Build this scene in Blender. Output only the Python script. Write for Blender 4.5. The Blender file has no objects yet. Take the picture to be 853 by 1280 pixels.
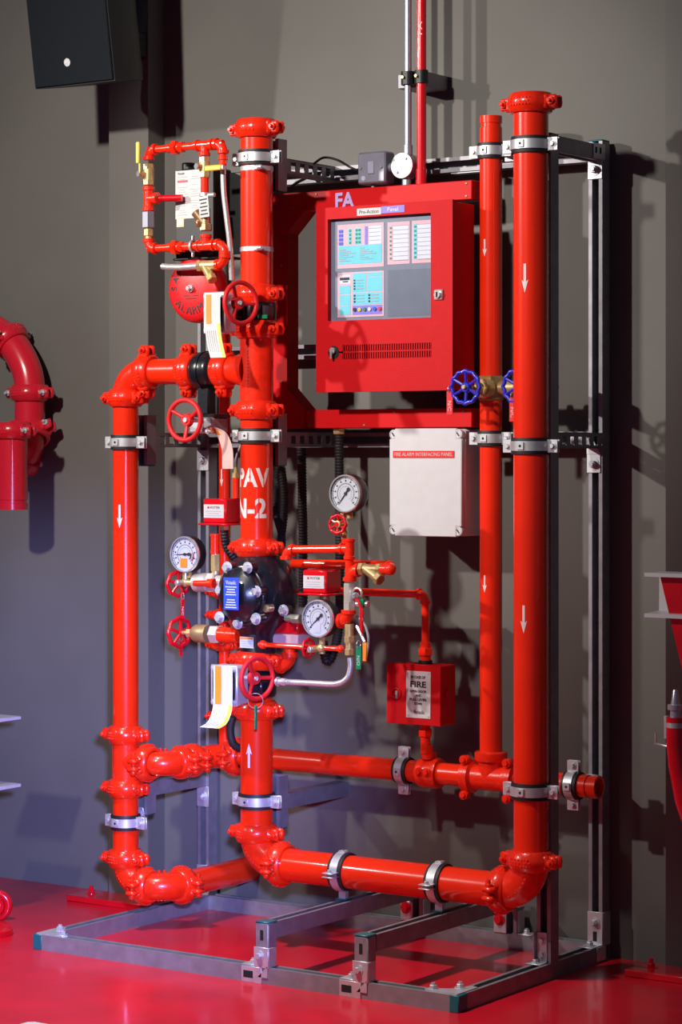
import bpy, bmesh, math, random
from mathutils import Vector, Matrix
random.seed(4)
V = Vector
sc = bpy.context.scene
col = sc.collection
X, Y, Z = V((1, 0, 0)), V((0, 1, 0)), V((0, 0, 1))

# ------------------------------------------------------------------ camera, world, lights, exposure
FPX, HZ, CX, YAW = 3060.0, 566.0, 426.5, math.radians(34.37)
CAM = V((4.41826, -4.98785, 1.34))
cd = bpy.data.cameras.new('camera')
cd.sensor_width = 36.0
cd.lens = FPX / 1280.0 * 36.0
cd.shift_y = -(640.0 - HZ) / 1280.0
cam = bpy.data.objects.new('camera', cd)
cam.location = CAM
cam.rotation_euler = (math.pi / 2, 0, YAW)
col.objects.link(cam)
sc.camera = cam

w = bpy.data.worlds.new('hall')
sc.world = w
w.use_nodes = True
w.node_tree.nodes['Background'].inputs[0].default_value = (0.42, 0.48, 0.90, 1)
w.node_tree.nodes['Background'].inputs[1].default_value = 0.065

def spot(name, loc, aim, watts, size, cone, blend, color):
    l = bpy.data.lights.new(name, 'SPOT')
    l.energy = watts; l.color = color; l.shadow_soft_size = size
    l.spot_size = math.radians(cone); l.spot_blend = blend
    o = bpy.data.objects.new(name, l)
    o.location = loc
    o.rotation_euler = (V(aim) - V(loc)).to_track_quat('-Z', 'Y').to_euler()
    col.objects.link(o)

# exhibition track spots: a warm key ahead of the rig, a higher one over the floor, a cool one from the right, a warm one from the left
spot('key_spot', (0.75, -3.7, 3.55), (0.15, 0.6, 1.95), 900, 0.10, 45, 1.0, (1.0, 0.94, 0.86))
spot('top_spot', (0.45, -1.9, 4.6), (0.55, -0.60, 0.0), 1150, 0.12, 40, 1.0, (1.0, 0.94, 0.90))
spot('cool_spot', (3.2, -3.3, 1.30), (-0.50, 0.78, 0.30), 2000, 0.08, 22, 1.0, (0.33, 0.39, 1.0))
spot('left_spot', (-2.4, -3.3, 3.3), (1.00, 0.4, 1.62), 800, 0.07, 34, 1.0, (1.0, 0.93, 0.86))

sc.view_settings.view_transform = 'Standard'
sc.view_settings.look = 'None'
sc.view_settings.gamma = 1.0
sc.view_settings.use_curve_mapping = False
sc.view_settings.exposure = 0.0

# ------------------------------------------------------------------ materials
def mat(name, base, rough=.5, metal=0., coat=0., var=.06, scale=30., bump=0., bscale=200., spec=.5, stretch=None):
    m = bpy.data.materials.new(name); m.use_nodes = True
    nt = m.node_tree; p = nt.nodes['Principled BSDF']
    p.inputs['Roughness'].default_value = rough
    p.inputs['Metallic'].default_value = metal
    p.inputs['Coat Weight'].default_value = coat
    p.inputs['Coat Roughness'].default_value = .08
    p.inputs['Specular IOR Level'].default_value = spec
    tc = nt.nodes.new('ShaderNodeNewGeometry')
    src = tc.outputs['Position']
    if stretch:
        mp = nt.nodes.new('ShaderNodeMapping'); mp.inputs['Scale'].default_value = stretch
        nt.links.new(src, mp.inputs['Vector']); src = mp.outputs[0]
    n = nt.nodes.new('ShaderNodeTexNoise'); n.inputs['Scale'].default_value = scale; n.inputs['Detail'].default_value = 4
    nt.links.new(src, n.inputs['Vector'])
    cr = nt.nodes.new('ShaderNodeValToRGB')
    cr.color_ramp.elements[0].position = .3; cr.color_ramp.elements[1].position = .7
    cr.color_ramp.elements[0].color = tuple(c * (1 - var) for c in base) + (1,)
    cr.color_ramp.elements[1].color = tuple(min(1, c * (1 + var)) for c in base) + (1,)
    nt.links.new(n.outputs['Fac'], cr.inputs[0])
    nt.links.new(cr.outputs[0], p.inputs['Base Color'])
    if bump:
        n2 = nt.nodes.new('ShaderNodeTexNoise'); n2.inputs['Scale'].default_value = bscale; n2.inputs['Detail'].default_value = 3
        nt.links.new(tc.outputs['Position'], n2.inputs['Vector'])
        b = nt.nodes.new('ShaderNodeBump'); b.inputs['Strength'].default_value = bump; b.inputs['Distance'].default_value = .002
        nt.links.new(n2.outputs['Fac'], b.inputs['Height']); nt.links.new(b.outputs[0], p.inputs['Normal'])
    return m

def clear_mat(name, tint, refl):
    m = bpy.data.materials.new(name); m.use_nodes = True
    nt = m.node_tree; out = nt.nodes['Material Output']; nt.nodes.remove(nt.nodes['Principled BSDF'])
    t = nt.nodes.new('ShaderNodeBsdfTransparent'); t.inputs[0].default_value = tint + (1,)
    g = nt.nodes.new('ShaderNodeBsdfGlossy'); g.inputs['Roughness'].default_value = .03
    lw = nt.nodes.new('ShaderNodeLayerWeight'); lw.inputs[0].default_value = refl
    mx = nt.nodes.new('ShaderNodeMixShader')
    nt.links.new(lw.outputs['Fresnel'], mx.inputs[0]); nt.links.new(t.outputs[0], mx.inputs[1]); nt.links.new(g.outputs[0], mx.inputs[2])
    nt.links.new(mx.outputs[0], out.inputs[0])
    return m

RED = mat('red_pipe_paint', (.88, .026, .004), .26, spec=.3, coat=.8, var=.05, scale=14, bump=.05, bscale=260)
CAST = mat('red_cast_paint', (.86, .024, .005), .28, spec=.35, coat=.6, var=.10, scale=60, bump=.25, bscale=150)
CRIM = mat('crimson_enamel', (.62, .004, .012), .22, coat=.7, var=.05)
WHEEL = mat('red_wheel_enamel', (.66, .016, .022), .48, spec=.3, var=.05)
PANEL = mat('red_panel_powder_coat', (.52, .004, .008), .50, spec=.15, var=.05, bump=.35, bscale=420)
DUCT = mat('red_sheet_metal', (.58, .005, .008), .46, spec=.18, var=.05, scale=6)
FLOORM = mat('red_floor_epoxy', (.60, .006, .020), .30, coat=.25, var=.14, scale=5, bump=.08, bscale=30)
WALLM = mat('grey_wall_paint', (.135, .128, .118), .62, var=.10, scale=2.2, bump=.12, bscale=60, spec=.35)
STEEL = mat('galvanised_strut', (.30, .29, .32), .52, .55, var=.14, scale=25)
ZINC = mat('bright_zinc', (.62, .63, .67), .42, .6, var=.10, scale=40)
CHROME = mat('chrome', (.74, .75, .78), .22, .7, var=.04)
BRASS = mat('brass', (.66, .50, .22), .32, .55, var=.14, scale=50)
BRONZE = mat('bronze', (.42, .28, .13), .42, .5, var=.20, scale=40)
BLACK = mat('black_gloss_casting', (.008, .009, .014), .28, coat=.4, var=.2, bump=.15, bscale=90)
RUBBER = mat('black_rubber', (.012, .012, .014), .55, var=.1)
DARK = mat('black_plastic', (.009, .0095, .012), .45, var=.1)
GRILLE = mat('speaker_grille', (.008, .011, .015), .75, var=.3, scale=700, bump=.5, bscale=900, spec=.12)
WHITE = mat('white_plastic', (.62, .63, .66), .35, var=.03)
PAPER = mat('white_paper', (.56, .56, .57), .6, var=.03)
PRINT = mat('black_ink', (.02, .02, .025), .6)
GREYP = mat('grey_print', (.42, .42, .45), .6)
MARK = mat('white_marking', (.80, .72, .74), .5)
LILAC = mat('lilac_marking', (.50, .40, .80), .5)
TEAL = mat('teal_end_cap', (.0, .12, .14), .4)
BLUE = mat('blue_enamel', (.015, .02, .50), .3, coat=.5)
BLUEL = mat('blue_label', (.025, .07, .55), .4)
YEL = mat('yellow_handle', (.85, .52, .02), .4)
YELB = mat('yellow_band', (.85, .80, .06), .5)
ORANGE = mat('orange_vinyl', (.82, .25, .02), .45)
GREEN = mat('green_tag', (.0, .22, .09), .4)
REDL = mat('red_label', (.72, .01, .015), .4)
PINK = mat('pink_card', (.72, .42, .45), .5)
CYAN = mat('cyan_print', (.14, .58, .64), .5)
PURP = mat('violet_print', (.22, .18, .62), .5)
GLASSBACK = mat('grey_blank_panel', (.16, .18, .23), .4)
GREYBOX = mat('grey_metal_box', (.26, .26, .33), .40, .4, var=.06)
PALE = mat('pale_grey_paint', (.55, .52, .56), .5)
CLEAR = clear_mat('clear_glass', (.96, .97, 1.), .12)
BRAID = mat('steel_braid', (.58, .56, .56), .38, .6, var=.35, scale=500)
HOLE = mat('hole_shade', (.006, .006, .007), .8)  # near-black: shade inside holes and slots, painted on thin plates
COND = mat('grey_conduit', (.36, .39, .46), .35, .6)

# ------------------------------------------------------------------ mesh helpers
def at(u, v, y):
    """point of the vertical plane Y = y that the photograph shows at pixel (u, v)"""
    d = V((-math.sin(YAW), math.cos(YAW), 0)) + V((math.cos(YAW), math.sin(YAW), 0)) * ((u - CX) / FPX) + Z * ((HZ - v) / FPX)
    return CAM + d * ((y - CAM.y) / d.y)

def basis(z, xh=None):
    z = V(z).normalized()
    if xh is None or abs(V(xh).normalized().dot(z)) > .98:
        xh = X if abs(z.x) < .8 else Y
    x = (V(xh) - z * z.dot(V(xh))).normalized()
    return x, z.cross(x), z

class MB:
    def __init__(s): s.v = []; s.f = []
    def add(s, vs, fs):
        o = len(s.v); s.v += [V(p) for p in vs]; s.f += [tuple(i + o for i in f) for f in fs]; return s
    def box(s, c, size, ax=(X, Y, Z), b=0.):
        c = V(c); h = [d / 2 for d in size]; b = min(b, min(h) * .95); ax = [V(a) for a in ax]
        P = lambda p: c + ax[0] * p[0] + ax[1] * p[1] + ax[2] * p[2]
        if b <= 0:
            vs = [P((h[0] * i, h[1] * j, h[2] * k)) for i in (-1, 1) for j in (-1, 1) for k in (-1, 1)]
            return s.add(vs, [(0, 1, 3, 2), (4, 6, 7, 5), (0, 4, 5, 1), (2, 3, 7, 6), (0, 2, 6, 4), (1, 5, 7, 3)])
        vs = []; idx = {}
        for i in (-1, 1):
            for j in (-1, 1):
                for k in (-1, 1):
                    for a in range(3):
                        p = [h[0] * i, h[1] * j, h[2] * k]; sg = (i, j, k)
                        for q in range(3):
                            if q != a: p[q] -= b * sg[q]
                        idx[i, j, k, a] = len(vs); vs.append(P(p))
        fs = []
        for a in range(3):
            o1, o2 = [q for q in range(3) if q != a]
            for sg in (-1, 1):
                f = []
                for (m, n) in ((-1, -1), (1, -1), (1, 1), (-1, 1)):
                    t = [0, 0, 0]; t[a] = sg; t[o1] = m; t[o2] = n; f.append(idx[t[0], t[1], t[2], a])
                fs.append(f)
            for m in (-1, 1):
                for n in (-1, 1):
                    t0 = [0, 0, 0]; t0[o1] = m; t0[o2] = n; t1 = list(t0); t0[a] = -1; t1[a] = 1
                    fs.append((idx[(*t0, o1)], idx[(*t1, o1)], idx[(*t1, o2)], idx[(*t0, o2)]))
        for i in (-1, 1):
            for j in (-1, 1):
                for k in (-1, 1): fs.append([idx[i, j, k, a] for a in range(3)])
        return s.add(vs, fs)
    def lathe(s, prof, o, z, seg=32, caps=True, xh=None, sx=1., sy=1.):
        x, y, z = basis(z, xh); o = V(o); vs = []; fs = []
        for r, h in prof:
            for i in range(seg):
                a = 2 * math.pi * i / seg
                vs.append(o + z * h + x * (r * sx * math.cos(a)) + y * (r * sy * math.sin(a)))
        n = len(prof)
        for k in range(n - 1):
            for i in range(seg):
                j = (i + 1) % seg
                fs.append((k * seg + i, k * seg + j, (k + 1) * seg + j, (k + 1) * seg + i))
        if caps:
            fs.append(tuple(range(seg - 1, -1, -1))); fs.append(tuple((n - 1) * seg + i for i in range(seg)))
        return s.add(vs, fs)
    def cyl(s, a, b, r, r1=None, seg=20, bev=0., caps=True):
        a, b = V(a), V(b); L = (b - a).length; r1 = r if r1 is None else r1
        pr = [(r, 0), (r1, L)]
        if bev: pr = [(r - bev, 0), (r, bev), (r1, L - bev), (r1 - bev, L)]
        return s.lathe(pr, a, b - a, seg, caps)
    def hexa(s, a, b, r): return s.cyl(a, b, r, seg=6, bev=r * .12)
    def tube(s, pts, r, seg=16, ripple=0., caps=True, closed=False, rs=None):
        pts = [V(p) for p in pts]; n = len(pts); vs = []; fs = []
        T = []
        for i in range(n):
            if closed: t = pts[(i + 1) % n] - pts[i - 1]
            else: t = pts[min(i + 1, n - 1)] - pts[max(i - 1, 0)]
            T.append(t.normalized())
        x, y, _ = basis(T[0])
        for i in range(n):
            x = (x - T[i] * x.dot(T[i])).normalized(); y = T[i].cross(x)
            rr = rs[i] if rs else (r * (1 + (ripple if i % 2 else -ripple)))
            for k in range(seg):
                a = 2 * math.pi * k / seg
                vs.append(pts[i] + x * (rr * math.cos(a)) + y * (rr * math.sin(a)))
        for i in range(n if closed else n - 1):
            i2 = (i + 1) % n
            for k in range(seg):
                j = (k + 1) % seg
                fs.append((i * seg + k, i * seg + j, i2 * seg + j, i2 * seg + k))
        if caps and not closed:
            fs.append(tuple(range(seg - 1, -1, -1))); fs.append(tuple((n - 1) * seg + k for k in range(seg)))
        return s.add(vs, fs)
    def torus(s, c, n, R, r, seg=36, ms=10, lobes=0, amp=0.):
        x, y, z = basis(n); c = V(c)
        return s.tube([c + x * ((R + amp * math.cos(lobes * a)) * math.cos(a)) + y * ((R + amp * math.cos(lobes * a)) * math.sin(a))
                       for a in (2 * math.pi * i / seg for i in range(seg))], r, ms, closed=True)
    def prism(s, poly, o, x, y, d):
        """polygon in the x/y frame at o, extruded along x cross y by d"""
        o, x, y = V(o), V(x), V(y); z = x.cross(y) * d; n = len(poly)
        vs = [o + x * p[0] + y * p[1] for p in poly] + [o + x * p[0] + y * p[1] + z for p in poly]
        fs = [tuple(range(n - 1, -1, -1)), tuple(range(n, 2 * n))] + [(i, (i + 1) % n, n + (i + 1) % n, n + i) for i in range(n)]
        return s.add(vs, fs)
    def ball(s, c, r, sx=1., sy=1., sz=1., seg=24, rings=12):
        pr = [(max(r * math.sin(math.pi * i / rings), 1e-5), -r * sz * math.cos(math.pi * i / rings)) for i in range(rings + 1)]
        return s.lathe(pr, c, Z, seg, True, X, sx, sy)

def arc(p, d1, d2, l, n=10):
    """quarter bend about corner p that comes in along d1 and leaves along d2, legs of length l"""
    p, d1, d2 = V(p), V(d1), V(d2); c = p - d1 * l + d2 * l
    return [c - d2 * (l * math.cos(t)) + d1 * (l * math.sin(t)) for t in (math.pi / 2 * i / n for i in range(n + 1))]

def fillet(pts, l, n=8):
    pts = [V(p) for p in pts]; out = [pts[0]]
    for i in range(1, len(pts) - 1):
        a = (pts[i] - pts[i - 1]); b = (pts[i + 1] - pts[i]); q = min(l, a.length * .49, b.length * .49)
        p0 = pts[i] - a.normalized() * q; p1 = pts[i] + b.normalized() * q
        for k in range(n + 1):
            t = k / n; out.append(p0 * (1 - t) ** 2 + pts[i] * (2 * t * (1 - t)) + p1 * t * t)
    return out + [pts[-1]]

def dense(pts, step):
    pts = [V(p) for p in pts]; out = []; carry = 0.
    for a, b in zip(pts, pts[1:]):
        L = (b - a).length; t = carry
        while t < L: out.append(a + (b - a) * (t / L)); t += step
        carry = t - L
    return out

def spline(pts, n=10):
    pts = [V(p) for p in pts]; q = [pts[0] * 2 - pts[1]] + pts + [pts[-1] * 2 - pts[-2]]; out = []
    for i in range(1, len(q) - 2):
        for k in range(n):
            t = k / n; a, b, c, d = q[i - 1:i + 3]
            out.append(.5 * ((2 * b) + (c - a) * t + (2 * a - 5 * b + 4 * c - d) * t * t + (3 * b - a - 3 * c + d) * t ** 3))
    return out + [pts[-1]]

ORG = {}
def mesh_of(name, vs, fs, m, sharp=38):
    me = bpy.data.meshes.new(name); me.from_pydata([tuple(p) for p in vs], [], fs)
    b = bmesh.new(); b.from_mesh(me); bmesh.ops.recalc_face_normals(b, faces=b.faces[:]); b.to_mesh(me); b.free()
    me.polygons.foreach_set('use_smooth', [True] * len(me.polygons))
    me.set_sharp_from_angle(angle=math.radians(sharp))
    me.materials.append(m); return me

def thing(name, label, cat, loc, group=None, kind=None):
    o = bpy.data.objects.new(name, None); o.empty_display_size = .05; o.location = loc; col.objects.link(o)
    o['label'] = label; o['category'] = cat
    if group: o['group'] = group
    ORG[o.name] = V(loc); return o

def part(name, mb, m, parent, label=None, sharp=38):
    org = ORG[parent.name]
    o = bpy.data.objects.new(name, mesh_of(name, [p - org for p in mb.v], mb.f, m, sharp)); col.objects.link(o)
    o.parent = parent; ORG[o.name] = org
    if label: o['label'] = label
    return o

def solo(name, mb, m, label, cat, group=None, kind=None):
    zs = min(p.z for p in mb.v); org = sum(mb.v, V((0, 0, 0))) / len(mb.v); org.z = zs
    o = bpy.data.objects.new(name, mesh_of(name, [p - org for p in mb.v], mb.f, m)); o.location = org; col.objects.link(o)
    ORG[o.name] = org
    if kind: o['kind'] = kind
    if label: o['label'] = label
    if cat: o['category'] = cat
    if group: o['group'] = group
    return o

def decal_bm(name, bm, fn, m, parent, slices=0, slits=()):
    if slices:
        xs = [v.co.x for v in bm.verts]; x0, x1 = min(xs), max(xs)
        for i in range(1, slices):
            bmesh.ops.bisect_plane(bm, geom=bm.verts[:] + bm.edges[:] + bm.faces[:], plane_co=(x0 + (x1 - x0) * i / slices, 0, 0), plane_no=(1, 0, 0))
    for a, wd in slits:
        for e in (-1, 1):
            bmesh.ops.bisect_plane(bm, geom=bm.verts[:] + bm.edges[:] + bm.faces[:], plane_co=(a + e * wd / 2, 0, 0), plane_no=(1, 0, 0))
        bmesh.ops.delete(bm, geom=[f for f in bm.faces if abs(f.calc_center_median().x - a) < wd / 2], context='FACES')
    org = ORG[parent.name]
    for v in bm.verts: v.co = fn(v.co.x, v.co.y, v.co.z) - org
    me = bpy.data.meshes.new(name); bm.to_mesh(me); bm.free(); me.materials.append(m)
    o = bpy.data.objects.new(name, me); col.objects.link(o); o.parent = parent; ORG[o.name] = org
    return o

def text(name, s, parent, m, P, xd=X, zd=Z, h=.01, w=None, fn=None, slices=0, slits=(), ext=.0004, bold=0.):
    """lettering centred on P, letters h high (and w wide)"""
    cu = bpy.data.curves.new('t', 'FONT'); cu.body = s; cu.align_x = 'CENTER'; cu.extrude = .01; cu.resolution_u = 3; cu.offset = bold
    to = bpy.data.objects.new('t', cu); col.objects.link(to)
    me = bpy.data.meshes.new_from_object(to)
    bm = bmesh.new(); bm.from_mesh(me)
    bpy.data.objects.remove(to); bpy.data.curves.remove(cu); bpy.data.meshes.remove(me)
    xs = [v.co.x for v in bm.verts]; ys = [v.co.y for v in bm.verts]
    x0, x1, y0, y1 = min(xs), max(xs), min(ys), max(ys); k = h / (y1 - y0); kx = w / (x1 - x0) if w else k
    for v in bm.verts: v.co = V(((v.co.x - (x0 + x1) / 2) * kx, (v.co.y - (y0 + y1) / 2) * k, v.co.z / .01 * ext))
    P, xd, zd = V(P), V(xd).normalized(), V(zd).normalized(); nd = xd.cross(zd)
    return decal_bm(name, bm, fn or (lambda a, b, c: P + xd * a + zd * b + nd * c), m, parent, slices, slits)

def on_pipe(cx, cy, r, ang, z0):
    """maps flat coordinates onto a vertical pipe; ang is measured from -Y towards +X"""
    return lambda a, b, c: V((cx + (r + c) * math.sin(ang + a / r), cy - (r + c) * math.cos(ang + a / r), z0 + b))

def arrow(parent, cx, cy, r, ang, z0, L, down=True, wd=.018):
    s = -1 if down else 1; bm = bmesh.new()
    p = [(-.18, -.5), (.18, -.5), (.18, .12), (.5, .05), (0, .5), (-.5, .05), (-.18, .12)]
    vs = [bm.verts.new((q[0] * wd, q[1] * L * s, .0006)) for q in p]; bm.faces.new(vs)
    decal_bm('arrow_mark', bm, on_pipe(cx, cy, r, ang, z0), MARK, parent, 6)

def plate(name, m, parent, P, xd, zd, w, h, t=.001, b=0.):
    """thin label or plate, standing proud of P along xd cross zd"""
    xd, zd = V(xd).normalized(), V(zd).normalized(); nd = xd.cross(zd)
    return part(name, MB().box(V(P) + nd * (t / 2), (w, h, t), (xd, zd, nd), b), m, parent)

def bolt(mb, p, n, r=.006, h=.005, washer=True, stub=0.):
    p, n = V(p), V(n).normalized()
    if washer: mb.cyl(p, p + n * .0015, r * 1.55, seg=14)
    mb.hexa(p + n * .0015, p + n * (.0015 + h), r)
    if stub: mb.cyl(p + n * (.0015 + h), p + n * (.0015 + h + stub), r * .55, seg=8)
    return mb

def strut(name, p0, p1, opn, parent, m=None, slotted=False, s=.041):
    """C-channel from p0 to p1 (its centre line), open towards opn"""
    p0, p1 = V(p0), V(p1); z = (p1 - p0).normalized(); y = V(opn).normalized(); x = y.cross(z); L = (p1 - p0).length; h = s / 2; t = .0026; lip = .0105; mb = MB()
    if not slotted:
        pr = [(-h, -h), (h, -h), (h, h), (h - lip, h), (h - lip, h - .007), (h - lip + t, h - .007), (h - lip + t, h - t), (h - t, h - t), (h - t, -h + t),
              (-h + t, -h + t), (-h + t, h - t), (-h + lip - t, h - t), (-h + lip - t, h - .007), (-h + lip, h - .007), (-h + lip, h), (-h, h)]
        mb.prism(pr, p0, x, y, L)
    else:
        mb.prism([(-h, -h), (-h + t, -h), (-h + t, h - t), (-h + lip, h - t), (-h + lip, h), (-h, h)], p0, x, y, L)
        mb.prism([(h - t, -h), (h, -h), (h, h), (h - lip, h), (h - lip, h - t), (h - t, h - t)], p0, x, y, L)
        for e in (-1, 1): mb.prism([(e * h * .92 - .0066 * (e > 0), -h), (e * h * .92 + .0066 * (e < 0), -h), (e * h * .92 + .0066 * (e < 0), -h + t), (e * h * .92 - .0066 * (e > 0), -h + t)], p0, x, y, L)
        zz = 0.; pitch = .042
        while zz < L:
            d = min(.020, L - zz)
            mb.box(p0 + z * (zz + d / 2) - y * (h - t / 2), (.026, t, d), (x, y, z)); zz += pitch
    return part(name, mb, m or STEEL, parent)

# ------------------------------------------------------------------ pipework builders
def coupling(parent, c, axis, ear, r, w=.050, m=None, nut=None):
    m = m or CAST; c = V(c); e, t, z = basis(axis, ear); mb = MB(); h = w / 2
    mb.lathe([(r * .97, -h), (r + .006, -h), (r + .0095, -h + .003), (r + .012, -h + .010), (r + .0155, -h + .016), (r + .0165, 0), (r + .0155, h - .016), (r + .012, h - .010), (r + .0095, h - .003), (r + .006, h), (r * .97, h)], c, z, 40, False)
    for s in (-1, 1):
        for q in (-1, 1):
            mb.box(c + e * (s * (r + .021)) + t * (q * .0115), (.034, .0135, w * .66), (e, t, z), .005)
            mb.box(c + e * (s * (r + .006)) + t * (q * .017), (.022, .020, w * .74), (e, t, z), .006)
    for q in (-1, 1):
        for row in (-.008, 0., .008):
            a = -.5
            while a < .45:
                ln = random.uniform(.05, .13); aa = a + ln / 2; n = t * (q * math.cos(aa)) + e * math.sin(aa); tg = z.cross(n)
                mb.box(c + n * (r + .0162) + z * row, (ln * r * .8, .0029, .0040), (tg, n, z), .0008); a += ln + .05
    o = part('coupling', mb, m, parent)
    for s in (-1, 1):
        b = MB(); p = c + e * (s * (r + .024)); q = t if t.y < -.3 or t.z > .3 else -t
        b.cyl(p - q * .020, p + q * .036, .0052, seg=10, bev=.001); b.hexa(p + q * .018, p + q * .026, .0105); b.ball(p - q * .021, .0098, seg=12, rings=8)
        part('bolt', b, nut or m, o)
    return o

def elbow(parent, corner, d1, d2, r, l, m=None):
    p = arc(corner, V(d1), V(d2), l, 14); n = len(p)
    mb = MB().tube(p, r, 36, rs=[r * (1.0 + .07 * math.sin(math.pi * i / (n - 1)) ** .5) for i in range(n)])
    mid = p[n // 2]; c = V(corner) - V(d1) * l + V(d2) * l; out = (mid - c).normalized(); tg = (p[n // 2 + 1] - p[n // 2 - 1]).normalized(); sd = tg.cross(out)
    for k in range(-3, 4):
        i = n // 2 + k
        for s in (-1, 1):
            nn = (sd * s * .92 + (p[i] - c).normalized() * .38).normalized()
            mb.box(p[i] + nn * (r * 1.062), (.006, .0030, .006), ((p[i + 1] - p[i - 1]).normalized(), nn, nn.cross((p[i + 1] - p[i - 1]).normalized())), .0006)
    return part('elbow', mb, m or CAST, parent)

def pipe(parent, a, b, r, m=None, seg=40, name='pipe'):
    return part(name, MB().cyl(a, b, r, seg=seg, bev=.001), m or RED, parent)

def open_pipe(parent, a, b, r, m=None):
    """pipe with a grooved open end at b"""
    a, b = V(a), V(b); L = (b - a).length
    pr = [(r, 0), (r, L - .030), (r - .0025, L - .029), (r - .0025, L - .020), (r, L - .019), (r, L), (r - .006, L), (r - .006, L - .08), (.001, L - .08)]
    return part('pipe', MB().lathe(pr, a, b - a, 40), m or RED, parent)

def clamp(label, c, axis, ear, r, group='zinc pipe clamps', back=None, w=.024):
    """two-piece zinc pipe clamp with rubber lining; bolts run square to axis and ears"""
    c = V(c); e, t, z = basis(axis, ear)
    if t.y > .3 or t.z < -.3: t = -t
    o = thing('pipe_clamp', label, 'pipe clamp', c - Z * (r if abs(z.z) < .5 else w / 2), group)
    part('rubber_lining', MB().lathe([(r * .99, -w / 2 - .009), (r + .0055, -w / 2 - .009), (r + .0062, -w / 2 - .002), (r + .0062, w / 2 + .002), (r + .0055, w / 2 + .009), (r * .99, w / 2 + .009)], c, z, 40, False), RUBBER, o)
    mb = MB().lathe([(r + .0055, -w / 2), (r + .0085, -w / 2), (r + .0085, w / 2), (r + .0055, w / 2)], c, z, 40, False)
    mb.box(c + t * (r + .0095), (.020, .004, w * .8), (e, t, z), .0008)
    st = part('strap', mb, ZINC, o)
    part('boss_hole', MB().cyl(c + t * (r + .0115), c + t * (r + .0119), .0035, seg=10), HOLE, st)
    for s in (-1, 1):
        p = c + e * (s * (r + .019))
        er = part('ear', MB().box(p + t * .004, (.032, .0032, w * 1.42), (e, t, z), .0012).box(p - t * .006, (.032, .0032, w * 1.42), (e, t, z), .0012), ZINC, o)
        part('bolt', bolt(MB(), p + e * (s * .002) + t * .0056, t, .0065, .006), ZINC, er)
    if back is not None:
        b = V(back); d = b - c; n = d.normalized()
        part('stand', MB().box(c + n * ((r + .006 + d.length) / 2), (.022, d.length - r - .006, .014), basis_y(n)), ZINC, o)
        part('foot', MB().box(b - n * .002, (.034, .004, .034), basis_y(n), .001), TEAL if abs(n.z) > .5 else ZINC, o)
    return o

def basis_y(n):
    x, y, z = basis(n); return (x, z, y)

def handwheel(parent, c, n, R, m, rim=.006, spokes=3, lobes=0, hub=.014, dish=.012, rot=0., name='handwheel'):
    c, n = V(c), V(n).normalized(); x, y, z = basis(n, Z); mb = MB()
    mb.torus(c, n, R, rim, 48, 10, lobes, R * .05 if lobes else 0.)
    for k in range(spokes):
        a = rot + 2 * math.pi * k / spokes; d = x * math.cos(a) + y * math.sin(a)
        mb.tube([c - n * dish + d * (hub * .5), c - n * dish * .6 + d * (R * .55), c + d * (R - rim * .3)], rim * .8, 8)
    mb.cyl(c - n * (dish + .006), c - n * (dish - .008), hub, hub * .85, 18, .001)
    return part(name, mb, m, parent)

def fit_elbow(mb, p, d1, d2, r, l):
    """threaded elbow at corner p: mouth ends at p+d1*l and p+d2*l"""
    p, d1, d2 = V(p), V(d1), V(d2)
    mb.tube(arc(p, -d1, d2, l * .9, 8), r, 18)
    for d in (d1, d2): mb.cyl(p + d * (l * .62), p + d * l, r * 1.22, seg=18, bev=.0012)
    return mb

def fit_tee(mb, p, dirs, r, l):
    p = V(p); mb.ball(p, r, seg=16, rings=8)
    for d in dirs:
        d = V(d); mb.cyl(p, p + d * l * .8, r, seg=18); mb.cyl(p + d * (l * .68), p + d * l, r * 1.2, seg=18, bev=.0012)
    return mb

def union(mb, a, b, r):
    a, b = V(a), V(b); d = (b - a).normalized(); m = (a + b) / 2
    mb.cyl(a, b, r * 1.1, seg=18, bev=.001); mb.hexa(m - d * .011, m + d * .006, r * 1.75); mb.hexa(m + d * .012, b - d * .002, r * 1.35); return mb

# ------------------------------------------------------------------ the setting
def structure(name, mb, m, label):
    o = solo(name, mb, m, label, None, None, 'structure'); return o

floor = structure('floor', MB().box((0, -1.6, -.05), (14, 8, .1)), FLOORM, 'glossy red painted concrete floor')
wall = structure('wall_back', MB().box((0, .8345, 2.2), (14, .1, 4.4 + .2)), WALLM, 'smooth grey painted wall behind the pipe rig')
for i, (x0, x1, lab) in enumerate(((-.325, -.172, 'grey flat-faced column at the left of the rig'), (1.540, 1.70, 'grey flat-faced column at the right of the rig'))):
    c = structure('trim_%d' % (i + 1), MB().box(((x0 + x1) / 2, .745, 2.25), (x1 - x0, .079, 4.5), b=.002), WALLM, lab)
    px0, px1 = (x0 - .070, x1 + .10) if i == 0 else (x0 - .06, x1 + .06)
    part('base_plate', MB().box(((px0 + px1) / 2, .648, .009), (px1 - px0, .112, .018), b=.002), CRIM, c, 'red painted base plate')
    for bx in ((px0 + .045, px1 - .045)):
        part('anchor_bolt', bolt(MB(), (bx, .655, .018), Z, .011, .010, True, .012), CRIM, c)

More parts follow.
